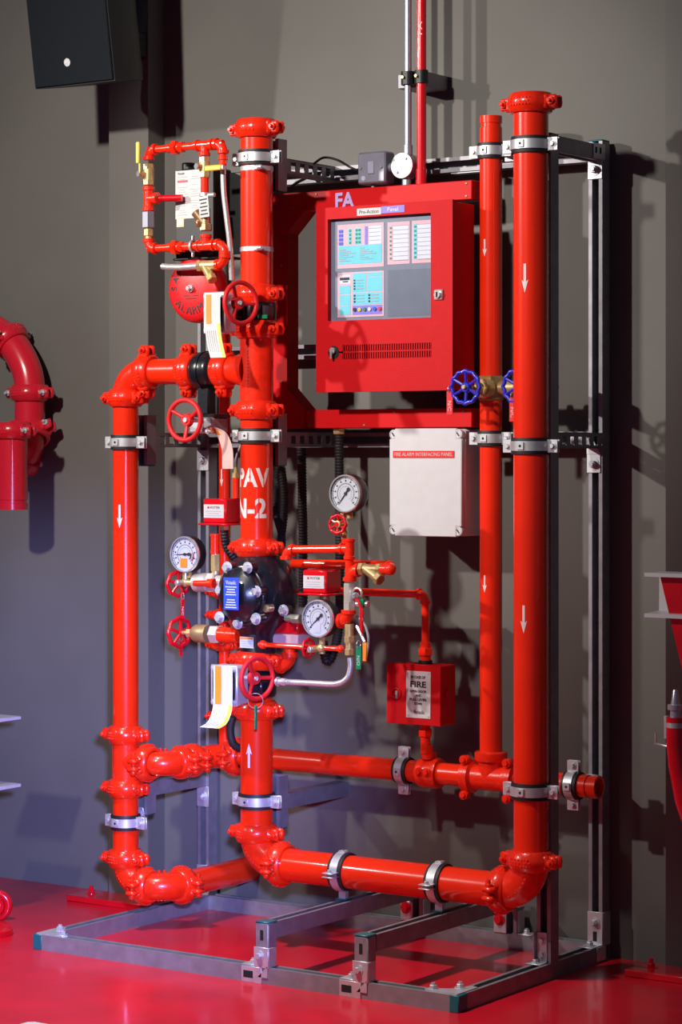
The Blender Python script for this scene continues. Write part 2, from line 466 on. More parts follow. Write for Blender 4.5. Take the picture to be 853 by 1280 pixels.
# ------------------------------------------------------------------ strut frame
S = .041; H = S / 2; W = 1.346; D = .765
fr = thing('strut_frame', 'floor-standing frame of slotted grey steel channel that carries the pipework', 'frame', (W / 2, D / 2, 0))
strut('base_rail', (0, H, H), (W, H, H), Z, fr)
strut('base_rail', (0, D - H, H), (W, D - H, H), Z, fr)
strut('base_rail', (H, S, H), (H, D - S, H), Z, fr)
strut('base_rail', (W - H, S, H), (W - H, D - S, H), Z, fr)
def cap(c, size): part('end_cap', MB().box(c, size, b=.002), TEAL, fr, 'teal plastic end cap')
cap((.004, H, H), (.012, S + .002, S + .001)); cap((W - .004, H, H), (.012, S + .002, S + .001))
cap((W - .012, .0002, H), (.024, .003, S)); cap((.014, .0002, H), (.030, .003, S))
TOPZ = 2.150
strut('post', (H, D - H, S), (H, D - H, TOPZ), -Y, fr)
strut('post', (W - H, D - H, S), (W - H, D - H, TOPZ + .012), -Y, fr)
strut('post', (W - H, .449 + H, S), (W - H, .449 + H, TOPZ), -Y, fr)
for p in ((W - H, D - H, TOPZ + .014), (W - H, .449 + H, TOPZ + .002), (H, D - H, TOPZ + .002)): cap(p, (S + .001, S + .001, .005))
for z in (1.376, 2.130):
    strut('cross_rail', (S, D - H, z), (W - S, D - H, z), -Y, fr)
strut('cross_rail', (S, D - H, 1.628), (.60, D - H, 1.628), -Y, fr)
MX, LX, RX, PY = .465, .005, 1.325, .385
# cantilever arms with their short uprights behind the clamps
for x, z in ((MX + .006, 2.130), (MX + .006, 1.3765), (LX + .0055, 1.3765), (MX + .010, .382), (LX + .0055, .382)):
    sl = z > 1.
    strut('arm', (x, .449 + S, z), (x, (.784 if z < 1 and x > .2 else D - S), z), -X, fr, slotted=sl)
    strut('upright', (x, .449 + H, z - .071), (x, .449 + H, z + .071), -Y, fr)
    cap((x, .449 + H, z - .0725), (S - .004, S - .004, .004))
strut('arm', (W - H, .449 + S, 2.1295), (W - H, D - S, 2.1295), -Z, fr)
strut('arm', (W - H, .449 + S, 1.372), (W - H, D - S, 1.372), -X, fr, slotted=True)
# two raised cross beams under the bottom pipe
for x in (.7635, 1.0650):
    strut('cross_beam', (x, S, .1325), (x, .770 - S, .1325), Z, fr)
    u = MB().box((x, H, (S + .153) / 2), (S, S - .002, .153 - S), b=.003)
    up = part('stub_post', u, STEEL, fr)
    part('slot', MB().box((x, .0006, .122), (.010, .0012, .026), b=.004), HOLE, up)
    cap((x, H, .1545), (S + .001, S + .001, .004))
    strut('stub_post', (x, D - H, S), (x, D - H, .112), -Y, fr)
    # bent bracket at the front foot
    b = MB().box((x, -.0015, .066), (S + .004, .003, .052), b=.001).box((x - .030, -.0015, .020), (.064, .003, S), b=.001).box((x + H + .0015, .016, .066), (.003, .034, .050), b=.001)
    b.prism([(0, 0), (.030, 0), (.030, .030)], (x - .010, -.003, .016), X, Z, -.003)
    b.box((x - .034, .020, S + .0015), (.060, .040, .003), b=.001)
    br = part('bracket', b, ZINC, fr)
    part('bolt', bolt(MB(), (x - .004, -.003, .070), -Y, .0085, .008), ZINC, br)
    part('bolt', bolt(MB(), (x - .040, .020, S + .003), Z, .0085, .008, True, .004), ZINC, br)
    part('slot', MB().box((x - .040, -.0031, .020), (.030, .0006, .018), b=.0002), HOLE, br)
    b = MB().box((x - .030, D - S - .0015, .069), (.040, .003, .054), b=.001).box((x + .035, D - H, S + .0015), (.060, .038, .003), b=.001).box((x + H + .0015, D - H, .075), (.003, .036, .060), b=.001)
    br = part('bracket', b, ZINC, fr)
    part('bolt', bolt(MB(), (x - .032, D - S - .003, .078), -Y, .0110, .008), CRIM, br)
    part('bolt', bolt(MB(), (x + .040, D - H, S + .003), Z, .0085, .008, True, .004), ZINC, br)
# flat corner plates on the base
for cx, sx in ((.032, 1), (W - .032, -1)):
    b = MB().prism([(0, 0), (.090, 0), (.100, .012), (.040, .050), (.020, .100), (0, .094)], (cx - sx * .026, .006, S), V((sx, 0, 0)), Y, .003 * sx)
    br = part('corner_plate', b, ZINC, fr)
    for q in ((.052, .016), (.004, .062)):
        part('bolt', bolt(MB(), (cx + sx * q[0], .006 + q[1], S + .003), Z, .0095, .009, True, .005), ZINC, br)
for cx, sx in ((H, 1), (W - H, -1)):
    b = MB().box((cx, D - S - .0015, .085), (S + .004, .003, .088), b=.001).box((cx + sx * (H + .0015) * -1, D - H, .085), (.003, S, .088), b=.001).box((cx, D - S - .028, S + .0015), (S + .002, .056, .003), b=.001)
    b.box((cx - sx * (H + .0015), D - .050, .022), (.003, .050, .038), b=.001)
    br = part('bracket', b, ZINC, fr)
    part('bolt', bolt(MB(), (cx, D - S - .003, .100), -Y, .0095, .009, True, .004), ZINC, br)
    part('bolt', bolt(MB(), (cx, D - S - .030, S + .003), Z, .0095, .009, True, .004), ZINC, br)
    part('slot', MB().box((cx, D - S - .0031, .064), (.012, .0006, .026), b=.0002), HOLE, br)
b = MB().box((W - S - .0015, .449 + H - .02, .080), (.003, .030, .078), b=.001).box((W - H - .004, .449 - .0015, .080), (.030, .003, .078), b=.006).box((W - H - .012, .430, S + .0015), (.046, .040, .003), b=.001)
br = part('bracket', b, ZINC, fr)
for z in (.062, .098): part('bolt', bolt(MB(), (W - H - .004, .446, z), -Y, .0070, .005), ZINC, br)
part('bolt', bolt(MB(), (W - H - .012, .428, S + .003), Z, .0080, .007), ZINC, br)
# joints at the rear right post and rear left post
b = MB().box((W - H, D - S - .0015, 2.088), (S + .002, .003, .052), b=.001).box((W + .0015, D - .062, 2.132), (.003, .064, .042), b=.001)
br = part('bracket', b, ZINC, fr)
part('bolt', bolt(MB(), (W - H, D - S - .003, 2.088), -Y, .0105, .010, True, .004), ZINC, br)
for q in (0, .024): part('slot', MB().box((W + .0032, D - .080 + q, 2.134), (.0006, .010, .016), b=.0002), HOLE, br)
b = MB().box((W - H - .004, D - S - .0015, 1.312), (S, .003, .050), b=.001).prism([(0, 0), (S, 0), (.016, .042), (0, .042)], (W - H - .0245, D - S, 1.337), X, Z, .003).box((W - S - .030, D - S - .0035, 1.372), (.054, .003, .040), b=.001)
br = part('bracket', b, ZINC, fr)
part('bolt', bolt(MB(), (W - H - .004, D - S - .003, 1.310), -Y, .0105, .010, True, .004), ZINC, br)
part('bolt', bolt(MB(), (W - S - .036, D - S - .005, 1.372), -Y, .0105, .010, True, .004), ZINC, br)
for z in (1.318, .330):
    br = part('bracket', MB().box((H, D - S - .0015, z), (S + .002, .003, .060), b=.001), ZINC, fr)
    part('bolt', bolt(MB(), (H, D - S - .003, z), -Y, .0105, .010, True, .004), ZINC, br)
br = part('bracket', MB().box((.93, D - H - .012, 2.105), (.100, .030, .003), b=.001).box((.978, D - H - .012, 2.072), (.003, .030, .066), b=.001), ZINC, fr)

# ------------------------------------------------------------------ large pipes
MR, LR = .0445, .0366
BZ = .228; CE = .083
mid = thing('riser_pipe', 'large red vertical supply pipe lettered in white that passes through the black valve', 'pipe', (MX, PY, BZ - MR))
M_ = lambda z: (MX, PY, z)
pipe(mid, M_(1.730), M_(2.236), MR)
coupling(mid, M_(2.222), Z, X, MR)
coupling(mid, M_(1.771), Z, X, MR)
coupling(mid, M_(1.676), Z, X, MR)
t = MB().cyl(M_(1.462), M_(1.700), MR * 1.02, seg=40, bev=.001)
t.lathe([(LR * 1.45, .020), (LR * 1.18, .055), (LR * 1.04, .075), (LR * 1.04, .100)], (MX, PY, 1.567), -X, 36)
for k in range(16): t.box((MX + MR * 1.02 * math.sin(.05), PY - MR * 1.02 * math.cos(.05), 1.50 + k * .009), (.004, .002, .005), b=.0006)
part('tee', t, CAST, mid)
coupling(mid, M_(1.4555), Z, X, MR)
pipe(mid, M_(1.090), M_(1.458), MR)
coupling(mid, M_(1.082), Z, X, MR)
coupling(mid, M_(.776), Z, X, MR)
coupling(mid, M_(.640), Z, X, MR)
pipe(mid, M_(.300), M_(.700), MR)
coupling(mid, M_(.306), Z, X, MR)
elbow(mid, (MX, PY, BZ), -Z, X, MR, CE)
coupling(mid, (MX + CE, PY, BZ), X, Y, MR)
arrow(mid, MX, PY, MR, .15, .520, .066, False)
text('lettering', 'PAV', mid, MARK, (0, 0, 0), h=.052, w=.104, bold=.03, fn=on_pipe(MX, PY, MR, .32, 1.273), slices=30, slits=((-.004, .0028), (.034, .0028), (-.040, .0028)))
text('lettering', 'N-2', mid, MARK, (0, 0, 0), h=.054, w=.104, bold=.03, fn=on_pipe(MX, PY, MR, .10, 1.190), slices=30, slits=((.030, .003),))

rt = thing('drain_pipe', 'large red pipe at the right that drops and turns left along the floor frame', 'pipe', (RX, PY, BZ - MR))
pipe(rt, (RX, PY, .300), (RX, PY, 2.236), MR)
coupling(rt, (RX, PY, 2.222), Z, X, MR)
coupling(rt, (RX, PY, .312), Z, X, MR)
elbow(rt, (RX, PY, BZ), -Z, -X, MR, CE)
coupling(rt, (RX - CE, PY, BZ), X, Y, MR)
pipe(rt, (MX + CE - .006, PY, BZ), (RX - CE + .006, PY, BZ), MR)
arrow(rt, RX, PY, MR, .17, 1.778, .073); arrow(rt, RX, PY, MR, .10, .922, .070)

lf = thing('branch_pipe', 'red pipe at the left that leaves the riser, bends down and returns to the wall', 'pipe', (LX, PY, .080))
TZ = 1.567; LE = .072
pipe(lf, (LX + LE, PY, TZ), (.262, PY, TZ), LR)
coupling(lf, (.326 + .028, PY, TZ), X, Z, LR)
coupling(lf, (.232, PY, TZ), X, Z, LR)
coupling(lf, (LX + LE + .006, PY, TZ), X, Z, LR)
elbow(lf, (LX, PY, TZ), -X, -Z, LR, LE)
coupling(lf, (LX, PY, TZ - LE), Z, X, LR)
pipe(lf, (LX, PY, .54), (LX, PY, TZ - LE), LR)
coupling(lf, (LX, PY, .543), Z, X, LR)
t = MB().cyl((LX, PY, .400), (LX, PY, .535), LR * 1.05, seg=36, bev=.001).cyl((LX, PY, .468), (LX + .07, PY, .468), LR * .95, seg=32)
part('tee', t, CAST, lf)
coupling(lf, (LX, PY, .392), Z, X, LR)
pipe(lf, (LX, PY, .190), (LX, PY, .390), LR)
coupling(lf, (LX, PY, .1935), Z, X, LR)
BL = .072; LZ = .1935 - BL
elbow(lf, (LX, PY, LZ), -Z, X, LR, BL)
coupling(lf, (LX + BL, PY, LZ), X, Y, LR)
elbow(lf, (LX + 2 * BL, PY, LZ), X, Y, LR, BL)
coupling(lf, (LX + 2 * BL, PY + BL, LZ), Y, X, LR)
pipe(lf, (LX + 2 * BL, PY + BL, LZ), (LX + 2 * BL, .7835, LZ), LR)
arrow(lf, LX, PY, LR, .20, 1.161, .066)

# rear header: leaves the left tee, turns to the wall, runs right behind everything
RY, RZ, RR = .62, .474, .0302
rh = thing('header_pipe', 'red horizontal pipe running behind the riser to an open grooved end at the right', 'pipe', (.7, RY, RZ - RR))
coupling(rh, (LX + .078, PY, .468), X, Y, LR)
elbow(rh, (.150, PY, .468), X, Y, RR * 1.05, .058)
coupling(rh, (.150, .452, .468), Y, X, RR)
pipe(rh, (.150, .45, .468), (.150, .56, .468), RR)
coupling(rh, (.150, .505, .468), Y, X, RR)
elbow(rh, (.150, RY, .470), Y, X, RR * 1.05, .058)
coupling(rh, (.218, RY, .472), X, Y, RR * 1.25, .056)
open_pipe(rh, (.20, RY, RZ), (1.393, RY, RZ), RR)
t = MB().lathe([(RR + .010, -.030), (RR + .012, -.022), (RR + .012, .022), (RR + .010, .030)], (.878, RY, RZ), X, 30).cyl((.878, RY, RZ), (.878, RY, RZ + .056), .019, .016, 20, .002)
o = part('outlet_tee', t, CAST, rh)
for s in (-1, 1):
    part('bolt', bolt(MB(), (.878 + s * .012, RY - RR - .012, RZ + .006), -Y, .008, .008), CAST, o)
# thin riser on its cast tee
TX = 1.067
t = MB().lathe([(RR + .006, -.080), (RR + .014, -.078), (RR + .014, -.054), (RR + .004, -.048), (RR + .004, .048), (RR + .014, .054), (RR + .014, .078), (RR + .006, .080)], (TX, RY, RZ), X, 32)
t.cyl((TX, RY, RZ), (TX, RY, RZ + .055), RR + .004, seg=30).lathe([(RR + .012, .046), (RR + .014, .050), (RR + .014, .068), (RR + .008, .072)], (TX, RY, RZ), Z, 30)
o = part('tee', t, CAST, rh)
for s in (-1, 1):
    for q in (-1, 1):
        b = MB().box((TX + s * .066, RY - .020, RZ + q * .047), (.024, .026, .022), b=.006); bolt(b, (TX + s * .066, RY - .033, RZ + q * .047), -Y, .008, .006); part('bolt', b, CAST, o)
tr = thing('thin_riser_pipe', 'slender red vertical pipe between the alarm panel and the large right pipe', 'pipe', (TX, RY, RZ + .06))
pipe(tr, (TX, RY, RZ + .06), (TX, RY, 1.478), RR)
open_pipe(tr, (TX, RY, 1.545), (TX, RY, 2.236), RR)
arrow(tr, TX, RY, RR, -.05, 1.884, .046, True, .013); arrow(tr, TX, RY, RR, -.05, .992, .046, True, .013)
dp = thing('thin_drain_pipe', 'slim red vertical pipe standing behind the left pressure switch', 'pipe', (.178, RY, RZ))
pipe(dp, (.178, RY, RZ + .02), (.178, RY, 1.69), .0168, seg=24)
for zz_ in (.940, .875, .790, .585): coupling(dp, (.178, RY, zz_), Z, X, .0168, .036)
arrow(dp, .178, RY, .0168, .1, 1.268, .05, True, .011)

# ------------------------------------------------------------------ clamps
clamp('zinc pipe clamp near the top of the lettered riser', M_(2.142), Z, X, MR, back=(MX, .449, 2.142))
clamp('zinc pipe clamp just above the white PAV lettering', M_(1.386), Z, X, MR, back=(MX, .449, 1.386))
clamp('zinc pipe clamp on the riser above its bottom elbow', M_(.394), Z, X, MR, back=(MX, .449, .394))
clamp('zinc pipe clamp near the top of the large right pipe', (RX, PY, 2.116), Z, X, MR, back=(RX, .449, 2.116))
clamp('zinc pipe clamp halfway up the large right pipe', (RX, PY, 1.357), Z, X, MR, back=(RX, .449, 1.357))
clamp('zinc pipe clamp low on the large right pipe', (RX, PY, .4875), Z, X, MR, back=(RX, .449, .4875))
clamp('zinc pipe clamp halfway up the left branch pipe', (LX, PY, 1.3695), Z, X, LR, back=(LX, .449, 1.3695))
clamp('zinc pipe clamp low on the left branch pipe', (LX, PY, .2966), Z, X, LR, back=(LX, .449, .315))
clamp('zinc pipe clamp near the top of the slender riser', (TX, RY, 2.143), Z, X, RR, back=(TX, .724, 2.143))
clamp('zinc pipe clamp on the slender riser beside the white box', (TX, RY, 1.378), Z, X, RR, back=(TX, .724, 1.378))
clamp('upright-eared zinc clamp on the rear pipe left of the fire box outlet', (.792, RY, RZ), X, Z, RR, back=(.792, .785, RZ))
clamp('upright-eared zinc clamp at the open right end of the rear pipe', (1.318, RY, RZ), X, Z, RR, back=(1.318, .724, RZ))
clamp('zinc pipe clamp standing on the cross beam nearer the left', (.752, PY, BZ), X, Y, MR, back=(.752, PY, .153))
clamp('zinc pipe clamp standing on the cross beam nearer the right', (1.054, PY, BZ), X, Y, MR, back=(1.054, PY, .153))
for nm, z in (('upper', 2.112), ('lower', 1.893)):
    o = thing('hose_clip', '%s thin worm-drive steel band around the riser above the black valve bodies' % nm, 'hose clip', M_(z - .006), 'steel bands on the riser')
    part('band', MB().lathe([(MR * .995, -.006), (MR + .0015, -.006), (MR + .0015, .006), (MR * .995, .006)], M_(z), Z, 40, False), ZINC, o)
    part('screw', MB().box((MX + .030, PY - .037, z), (.022, .012, .014), b=.003).cyl((MX + .034, PY - .044, z), (MX + .050, PY - .044, z), .006, seg=12, bev=.001), CHROME, o)

# ------------------------------------------------------------------ alarm cable duct and control panel
DF, DB = .620, .675
du = thing('cable_duct', 'red sheet-metal cable duct loop with chamfered corners behind the alarm panel', 'cable duct', (.68, .65, 1.408))
x0, x1, z0, z1, wd, ch = .348, 1.007, 1.408, 2.071, .052, .062
part('duct_run', MB().box(((x0 + .05 + x1) / 2, (DF + DB) / 2, z1 - wd / 2), (x1 - x0 - .05, DB - DF, wd), b=.002), DUCT, du)
part('duct_run', MB().box(((x0 + .05 + x1) / 2, (DF + DB) / 2, z0 + wd / 2), (x1 - x0 - .05, DB - DF, wd), b=.002), DUCT, du)
part('duct_run', MB().box((x0 + wd / 2, (DF + DB) / 2, (z0 + z1) / 2), (wd, DB - DF, z1 - z0 - .1), b=.002), DUCT, du)
for zc, s in ((z1, -1), (z0, 1)):
    pl = [(0, 0), (wd + ch, 0), (wd + ch, wd * s), (wd, (wd + ch) * s), (0, (wd + ch) * s)]
    part('corner_piece', MB().prism(pl if s > 0 else pl[::-1], (x0 - .001, DB + .0005, zc), X, Z, DB - DF + .003), DUCT, du)
b = MB()
for p in ((.42, 2.062), (.42, 2.028), (.50, 2.062), (.99, 2.062), (.99, 2.028), (.38, 1.87), (.38, 1.54), (.475, 1.452), (.475, 1.416), (.66, 1.416), (.98, 1.452), (.76, 1.452), (.365, 1.95), (.365, 1.50)):
    s_ = part('screw', MB().lathe([(.0035, 0), (.003, .0015), (.001, .0022)], (p[0], DF - .0005, p[1]), -Y, 10), BRONZE, du)
text('lettering', 'FA', du, LILAC, (.597, DF - .0012, 2.040), h=.044, w=.064, ext=.0008, bold=.03)

PYF, PYB = .500, .619
pn = thing('alarm_cabinet', 'red fire alarm control cabinet with a glazed door showing pre-action indicator cards', 'control panel', (.80, .56, 1.505))
px0, px1, pz0, pz1 = .5815, 1.0210, 1.505, 2.008
wx0, wx1, wz0, wz1 = .621, .953, 1.699, 1.976
part('cabinet', MB().box(((px0 + px1) / 2, (PYF + .022 + PYB) / 2, (pz0 + pz1) / 2), (px1 - px0 - .010, PYB - PYF - .022, pz1 - pz0 - .008), b=.002), PANEL, pn)
dr = MB()
dr.box(((px0 + wx0) / 2, PYF + .010, (pz0 + pz1) / 2), (wx0 - px0, .020, pz1 - pz0))
dr.box(((px1 + wx1) / 2, PYF + .010, (pz0 + pz1) / 2), (px1 - wx1, .020, pz1 - pz0))
dr.box(((wx0 + wx1) / 2, PYF + .010, (pz1 + wz1) / 2), (wx1 - wx0, .020, pz1 - wz1), b=.0)
lx0, lx1 = .672, .956
VZ = (1.622, 1.604)
dr.box(((wx0 + wx1) / 2, PYF + .010, (wz0 + 1.632) / 2), (wx1 - wx0, .020, wz0 - 1.632), b=.0)
dr.box(((wx0 + wx1) / 2, PYF + .010, (pz0 + 1.594) / 2), (wx1 - wx0, .020, 1.594 - pz0), b=.0)
dr.box(((wx0 + wx1) / 2, PYF + .010, 1.613), (wx1 - wx0, .020, .004), b=.0)
dr.box(((wx0 + lx0) / 2, PYF + .010, 1.613), (lx0 - wx0, .020, .038), b=.0)
n = 38; step = (wx1 - lx0) / n
for i in range(n + 1):
    for z in (1.6235, 1.6025): dr.box((lx0 + i * step, PYF + .010, z), (step * .48, .020, .018))
door = part('door', dr, PANEL, pn)
part('vent_shade', MB().box(((lx0 + wx1) / 2, PYF + .0195, 1.613), (wx1 - lx0 + .01, .003, .046)), HOLE, pn)  # black sheet added as painted shade behind the vent slots
part('backing', MB().box(((wx0 + wx1) / 2, PYF + .019, (wz0 + wz1) / 2), (wx1 - wx0, .004, wz1 - wz0)), GLASSBACK, pn)
part('window_pane', MB().box(((wx0 + wx1) / 2, PYF + .005, (wz0 + wz1) / 2), (wx1 - wx0, .002, wz1 - wz0)), CLEAR, door)
def cardp(u, v): return wx0 + (wx1 - wx0) * u, wz1 - (wz1 - wz0) * v
def card(u0, v0, u1, v1, m, lv, parent, name='card'):
    a, b = cardp(u0, v0); c, d = cardp(u1, v1); y = PYF + .0165 - lv * .0006
    return part(name, MB().box(((a + c) / 2, y, (b + d) / 2), (c - a, .0008, b - d)), m, parent)
def dots(cells, m, parent, name='print', lv=3):
    mb = MB(); y = PYF + .0165 - lv * .0006
    for u0, v0, u1, v1 in cells:
        a, b = cardp(u0, v0); c, d = cardp(u1, v1); mb.box(((a + c) / 2, y, (b + d) / 2), (c - a, .0008, b - d))
    return part(name, mb, m, parent)
k = card(.065, .055, .520, .485, PINK, 0, pn, 'indicator_card')
card(.075, .265, .500, .445, CYAN, 1, k, 'print')
dots([(.08, .105 + .04 * i, .12, .135 + .04 * i) for i in range(4)], BLUEL, k)
dots([(.175, .10, .205, .255), (.24, .10, .30, .255)], CYAN, k, lv=1)
dots([(.182, .108 + .039 * i, .199, .13 + .039 * i) for i in range(4)] + [(.246 + .028 * j, .106 + .039 * i, .264 + .028 * j, .128 + .039 * i) for i in range(4) for j in range(2)], GREEN, k)
dots([(.335, .085, .365, .262)], PURP, k, lv=1); dots([(.372, .085, .500, .262)], WHITE, k, lv=1)
dots([(.372, .105 + .039 * i, .49, .108 + .039 * i) for i in range(4)] + [(.085, .30 + .018 * i, .085 + .06 + .1 * ((i * 7) % 5) / 4, .306 + .018 * i) for i in range(7)] + [(.29, .29 + .018 * i, .33 + .12 * ((i * 5) % 4) / 3, .296 + .018 * i) for i in range(7)], GREYP, k)
for u0, u1 in ((.555, .770), (.790, .985)):
    k = card(u0, .060, u1, .470, PINK, 0, pn, 'zone_card')
    card(u0 + .055, .095, u1 - .012, .430, WHITE, 1, k, 'print')
    dots([(u0 + .055, .095 + .042 * i, u1 - .012, .098 + .042 * i) for i in range(9)], GREYP, k)
    dots([(u0 + .018, .09, u0 + .048, .43)], CYAN if u0 > .7 else PINK, k, lv=1)
    dots([(u0 + .025, .108 + .042 * i, u0 + .042, .126 + .042 * i) for i in range(8)], GREEN, k)
k = card(.065, .525, .520, .965, PINK, 0, pn, 'command_card')
for v0, v1 in ((.655, .735), (.745, .845), (.852, .945)): card(.085, v0, .195, v1, CYAN, 1, k, 'print')
card(.085, .548, .195, .640, WHITE, 1, k, 'print'); dots([(.09, .575, .185, .600), (.12, .61, .17, .62)], PRINT, k)
for a in ((.215, .538, .350, .722), (.358, .582, .505, .722), (.358, .538, .505, .574), (.215, .732, .505, .848)): card(*a, CYAN, 1, k, 'print')
card(.215, .856, .505, .945, PURP, 1, k, 'print')
dots([(.228, .60 + .028 * i, .242, .615 + .028 * i) for i in range(4)] + [(.228, .748 + .03 * i, .244, .766 + .03 * i) for i in range(3)] + [(.372, .748 + .03 * i, .388, .766 + .03 * i) for i in range(3)], PRINT, k)
dots([(.255, .604 + .028 * i, .32, .609 + .028 * i) for i in range(4)] + [(.255, .754 + .03 * i, .33, .759 + .03 * i) for i in range(3)] + [(.40, .754 + .03 * i, .47, .759 + .03 * i) for i in range(3)], GREYP, k)
for i, m in enumerate((PRINT, YEL, GREEN, WHITE, BLUEL, REDL)):
    a, b = cardp(.238 + .049 * i, .895); part('button', MB().cyl((a, PYF + .0155, b), (a, PYF + .0120, b), .0052, seg=14), m, k)
card(.560, .525, .985, .975, mat('blank_insert', (.11, .13, .17), .4), 0, pn, 'blank_card')
pl = plate('name_plate', PAPER, door, (.757, PYF - .0002, 1.990), X, Z, .078, .019)
text('lettering', 'Pre-Action', pl, PRINT, (.757, PYF - .0014, 1.990), h=.0105, w=.062)
pl = plate('name_plate', PURP, door, (.834, PYF - .0002, 1.992), X, Z, .074, .019)
text('lettering', 'Panel', pl, MARK, (.834, PYF - .0014, 1.992), h=.0105, w=.034)
kx = .979
part('key_lock', MB().box((kx, PYF - .003, 1.758), (.028, .006, .028), b=.003).cyl((kx, PYF - .005, 1.758), (kx, PYF - .012, 1.758), .010, seg=16, bev=.001), CHROME, door)
part('lock_slot', MB().box((kx, PYF - .0122, 1.758), (.005, .001, .014)), HOLE, door)
kx = .641
part('lock_cup', MB().lathe([(.018, 0), (.018, .0015), (.0145, .0015), (.0145, .0003)], (kx, PYF, 1.613), -Y, 24, True), HOLE, door)
part('key_lock', MB().cyl((kx, PYF, 1.618), (kx, PYF - .010, 1.618), .009, seg=16, bev=.001).box((kx, PYF - .013, 1.606), (.006, .005, .022), b=.001), CHROME, door)

# ------------------------------------------------------------------ interfacing panel box and call point box
ib = thing('interface_box', 'white plastic fire alarm interfacing panel box under the red duct', 'junction box', (.87, .66, 1.114))
bx0, bx1, bz0, bz1 = .757, .988, 1.114, 1.406
part('box_body', MB().box(((bx0 + bx1) / 2 + .003, .664, (bz0 + bz1) / 2), (bx1 - bx0 - .004, .100, bz1 - bz0 - .004), b=.006), WHITE, ib)
part('lid', MB().box(((bx0 + bx1) / 2, .606, (bz0 + bz1) / 2), (bx1 - bx0 - .034, .0138, bz1 - bz0), b=.002).box(((bx0 + bx1) / 2, .606, (bz0 + bz1) / 2), (bx1 - bx0, .0142, bz1 - bz0 - .056), b=.002), WHITE, ib)
for sx in (bx0 + .012, bx1 - .012):
    for sz in (bz0 + .016, bz1 - .016):
        s_ = part('lid_screw', MB().lathe([(.013, 0), (.013, .012), (.010, .014), (.010, .0125)], (sx, .613, sz), -Y, 20), WHITE, ib)
        part('screw_slot', MB().box((sx, .5988, sz), (.003, .0008, .012), (V((.8, 0, .6)), Y, V((-.6, 0, .8)))), PRINT, s_)
pl = plate('name_strip', REDL, ib, (.868, .5988, 1.336), X, Z, .196, .019, .002)
text('lettering', 'FIRE ALARM INTERFACING PANEL', pl, PAPER, (.868, .5966, 1.336), h=.0098, w=.186)

cp = thing('emergency_box', 'small red emergency pull box with a white fire instruction plate', 'pull box', (.87, .585, .606))
ex0, ex1, ez0, ez1 = .7805, .9520, .609, .772
part('box_body', MB().box(((ex0 + ex1) / 2, .592, (ez0 + ez1) / 2), (ex1 - ex0 - .003, .076, ez1 - ez0 - .003), b=.002), PANEL, cp)
part('door', MB().box(((ex0 + ex1) / 2, .553, (ez0 + ez1) / 2), (ex1 - ex0, .006, ez1 - ez0), b=.0015), PANEL, cp)
part('knockout', MB().cyl((ex1 - .0015, .595, .690), (ex1 + .0015, .595, .690), .020, seg=24, bev=.001), PANEL, cp)
part('latch', MB().torus((.812, .549, .690), Y, .014, .003, 20, 8), PANEL, cp)
part('latch_tab', MB().box((.814, .547, .688), (.008, .005, .022), b=.002), CHROME, cp)
pl = plate('instruction_plate', PAPER, cp, (.883, .5502, .691), X, Z, .078, .126, .002, .0008)
for s_, z, h, wd_ in (('IN CASE OF', .738, .0075, .046), ('FIRE', .719, .0165, .050), ('OPEN DOOR', .700, .0070, .052), ('AND', .689, .0065, .018), ('PULL LEVER', .678, .0070, .054), ('DOWN', .667, .0068, .024)):
    text('lettering', s_, pl, PRINT, (.883, .5478, z), h=h, w=wd_, bold=.03)
text('lettering', 'Victaulic', pl, PRINT, (.885, .5478, .645), h=.010, w=.036)
for a in (-.033, .033):
    for b_ in (-.057, .057): part('rivet', MB().lathe([(.003, 0), (.002, .0012)], (.883 + a, .5482, .691 + b_), -Y, 10), ZINC, pl)
ep = thing('sensing_line', 'thin red pipe that bends down into the emergency box and on to the rear pipe', 'pipe', (.878, .592, .5))
EX = .878
e = MB()
part('pipe', MB().cyl((.50, .592, .958), (EX - .02, .592, .958), .0108, seg=18), RED, ep)
fit_elbow(e, (EX, .592, .958), -X, -Z, .0128, .026); part('elbow', e, CAST, ep)
part('pipe', MB().cyl((EX, .592, .81), (EX, .592, .940), .0108, seg=18), RED, ep)
part('union', MB().hexa((EX, .592, .792), (EX, .592, .814), .021).cyl((EX, .592, .772), (EX, .592, .83), .015, seg=16, bev=.001), CAST, ep)
part('seal_nut', MB().cyl((EX, .592, .770), (EX, .592, .780), .019, seg=16), DARK, ep)
part('nipple', MB().hexa((EX, .592, .574), (EX, .592, .596), .020).cyl((EX, .592, .53), (EX, .592, .609), .0135, seg=16).cyl((EX, .603, .515), (EX, .598, .55), .017, seg=16, bev=.001), CAST, ep)

# ------------------------------------------------------------------ gate valves with blue wheels
gv = thing('gate_valve', 'bronze gate valve with a blue lobed handwheel on the slender riser', 'valve', (TX, RY, 1.478))
g = MB().hexa((TX, RY, 1.478), (TX, RY, 1.496), .038).hexa((TX, RY, 1.527), (TX, RY, 1.545), .038).cyl((TX, RY, 1.49), (TX, RY, 1.535), .034, seg=24)
part('body', g, BRONZE, gv)
part('bonnet', MB().cyl((TX, RY - .025, 1.512), (TX, RY - .052, 1.512), .030, .026, 20, .002).hexa((TX, RY - .052, 1.512), (TX, RY - .066, 1.512), .027).cyl((TX, RY - .066, 1.512), (TX, RY - .095, 1.512), .016, .012, 16).cyl((TX, RY - .09, 1.512), (TX, RY - .142, 1.512), .005, seg=10), BRASS, gv)
wl = handwheel(gv, (TX, RY - .130, 1.512), -Y, .042, BLUE, .0052, 6, 12, .015, .004)
part('wheel_nut', MB().lathe([(.011, 0), (.011, .002), (.008, .002)], (TX, RY - .130, 1.512), -Y, 18).hexa((TX, RY - .132, 1.512), (TX, RY - .140, 1.512), .0065), BRASS, wl)
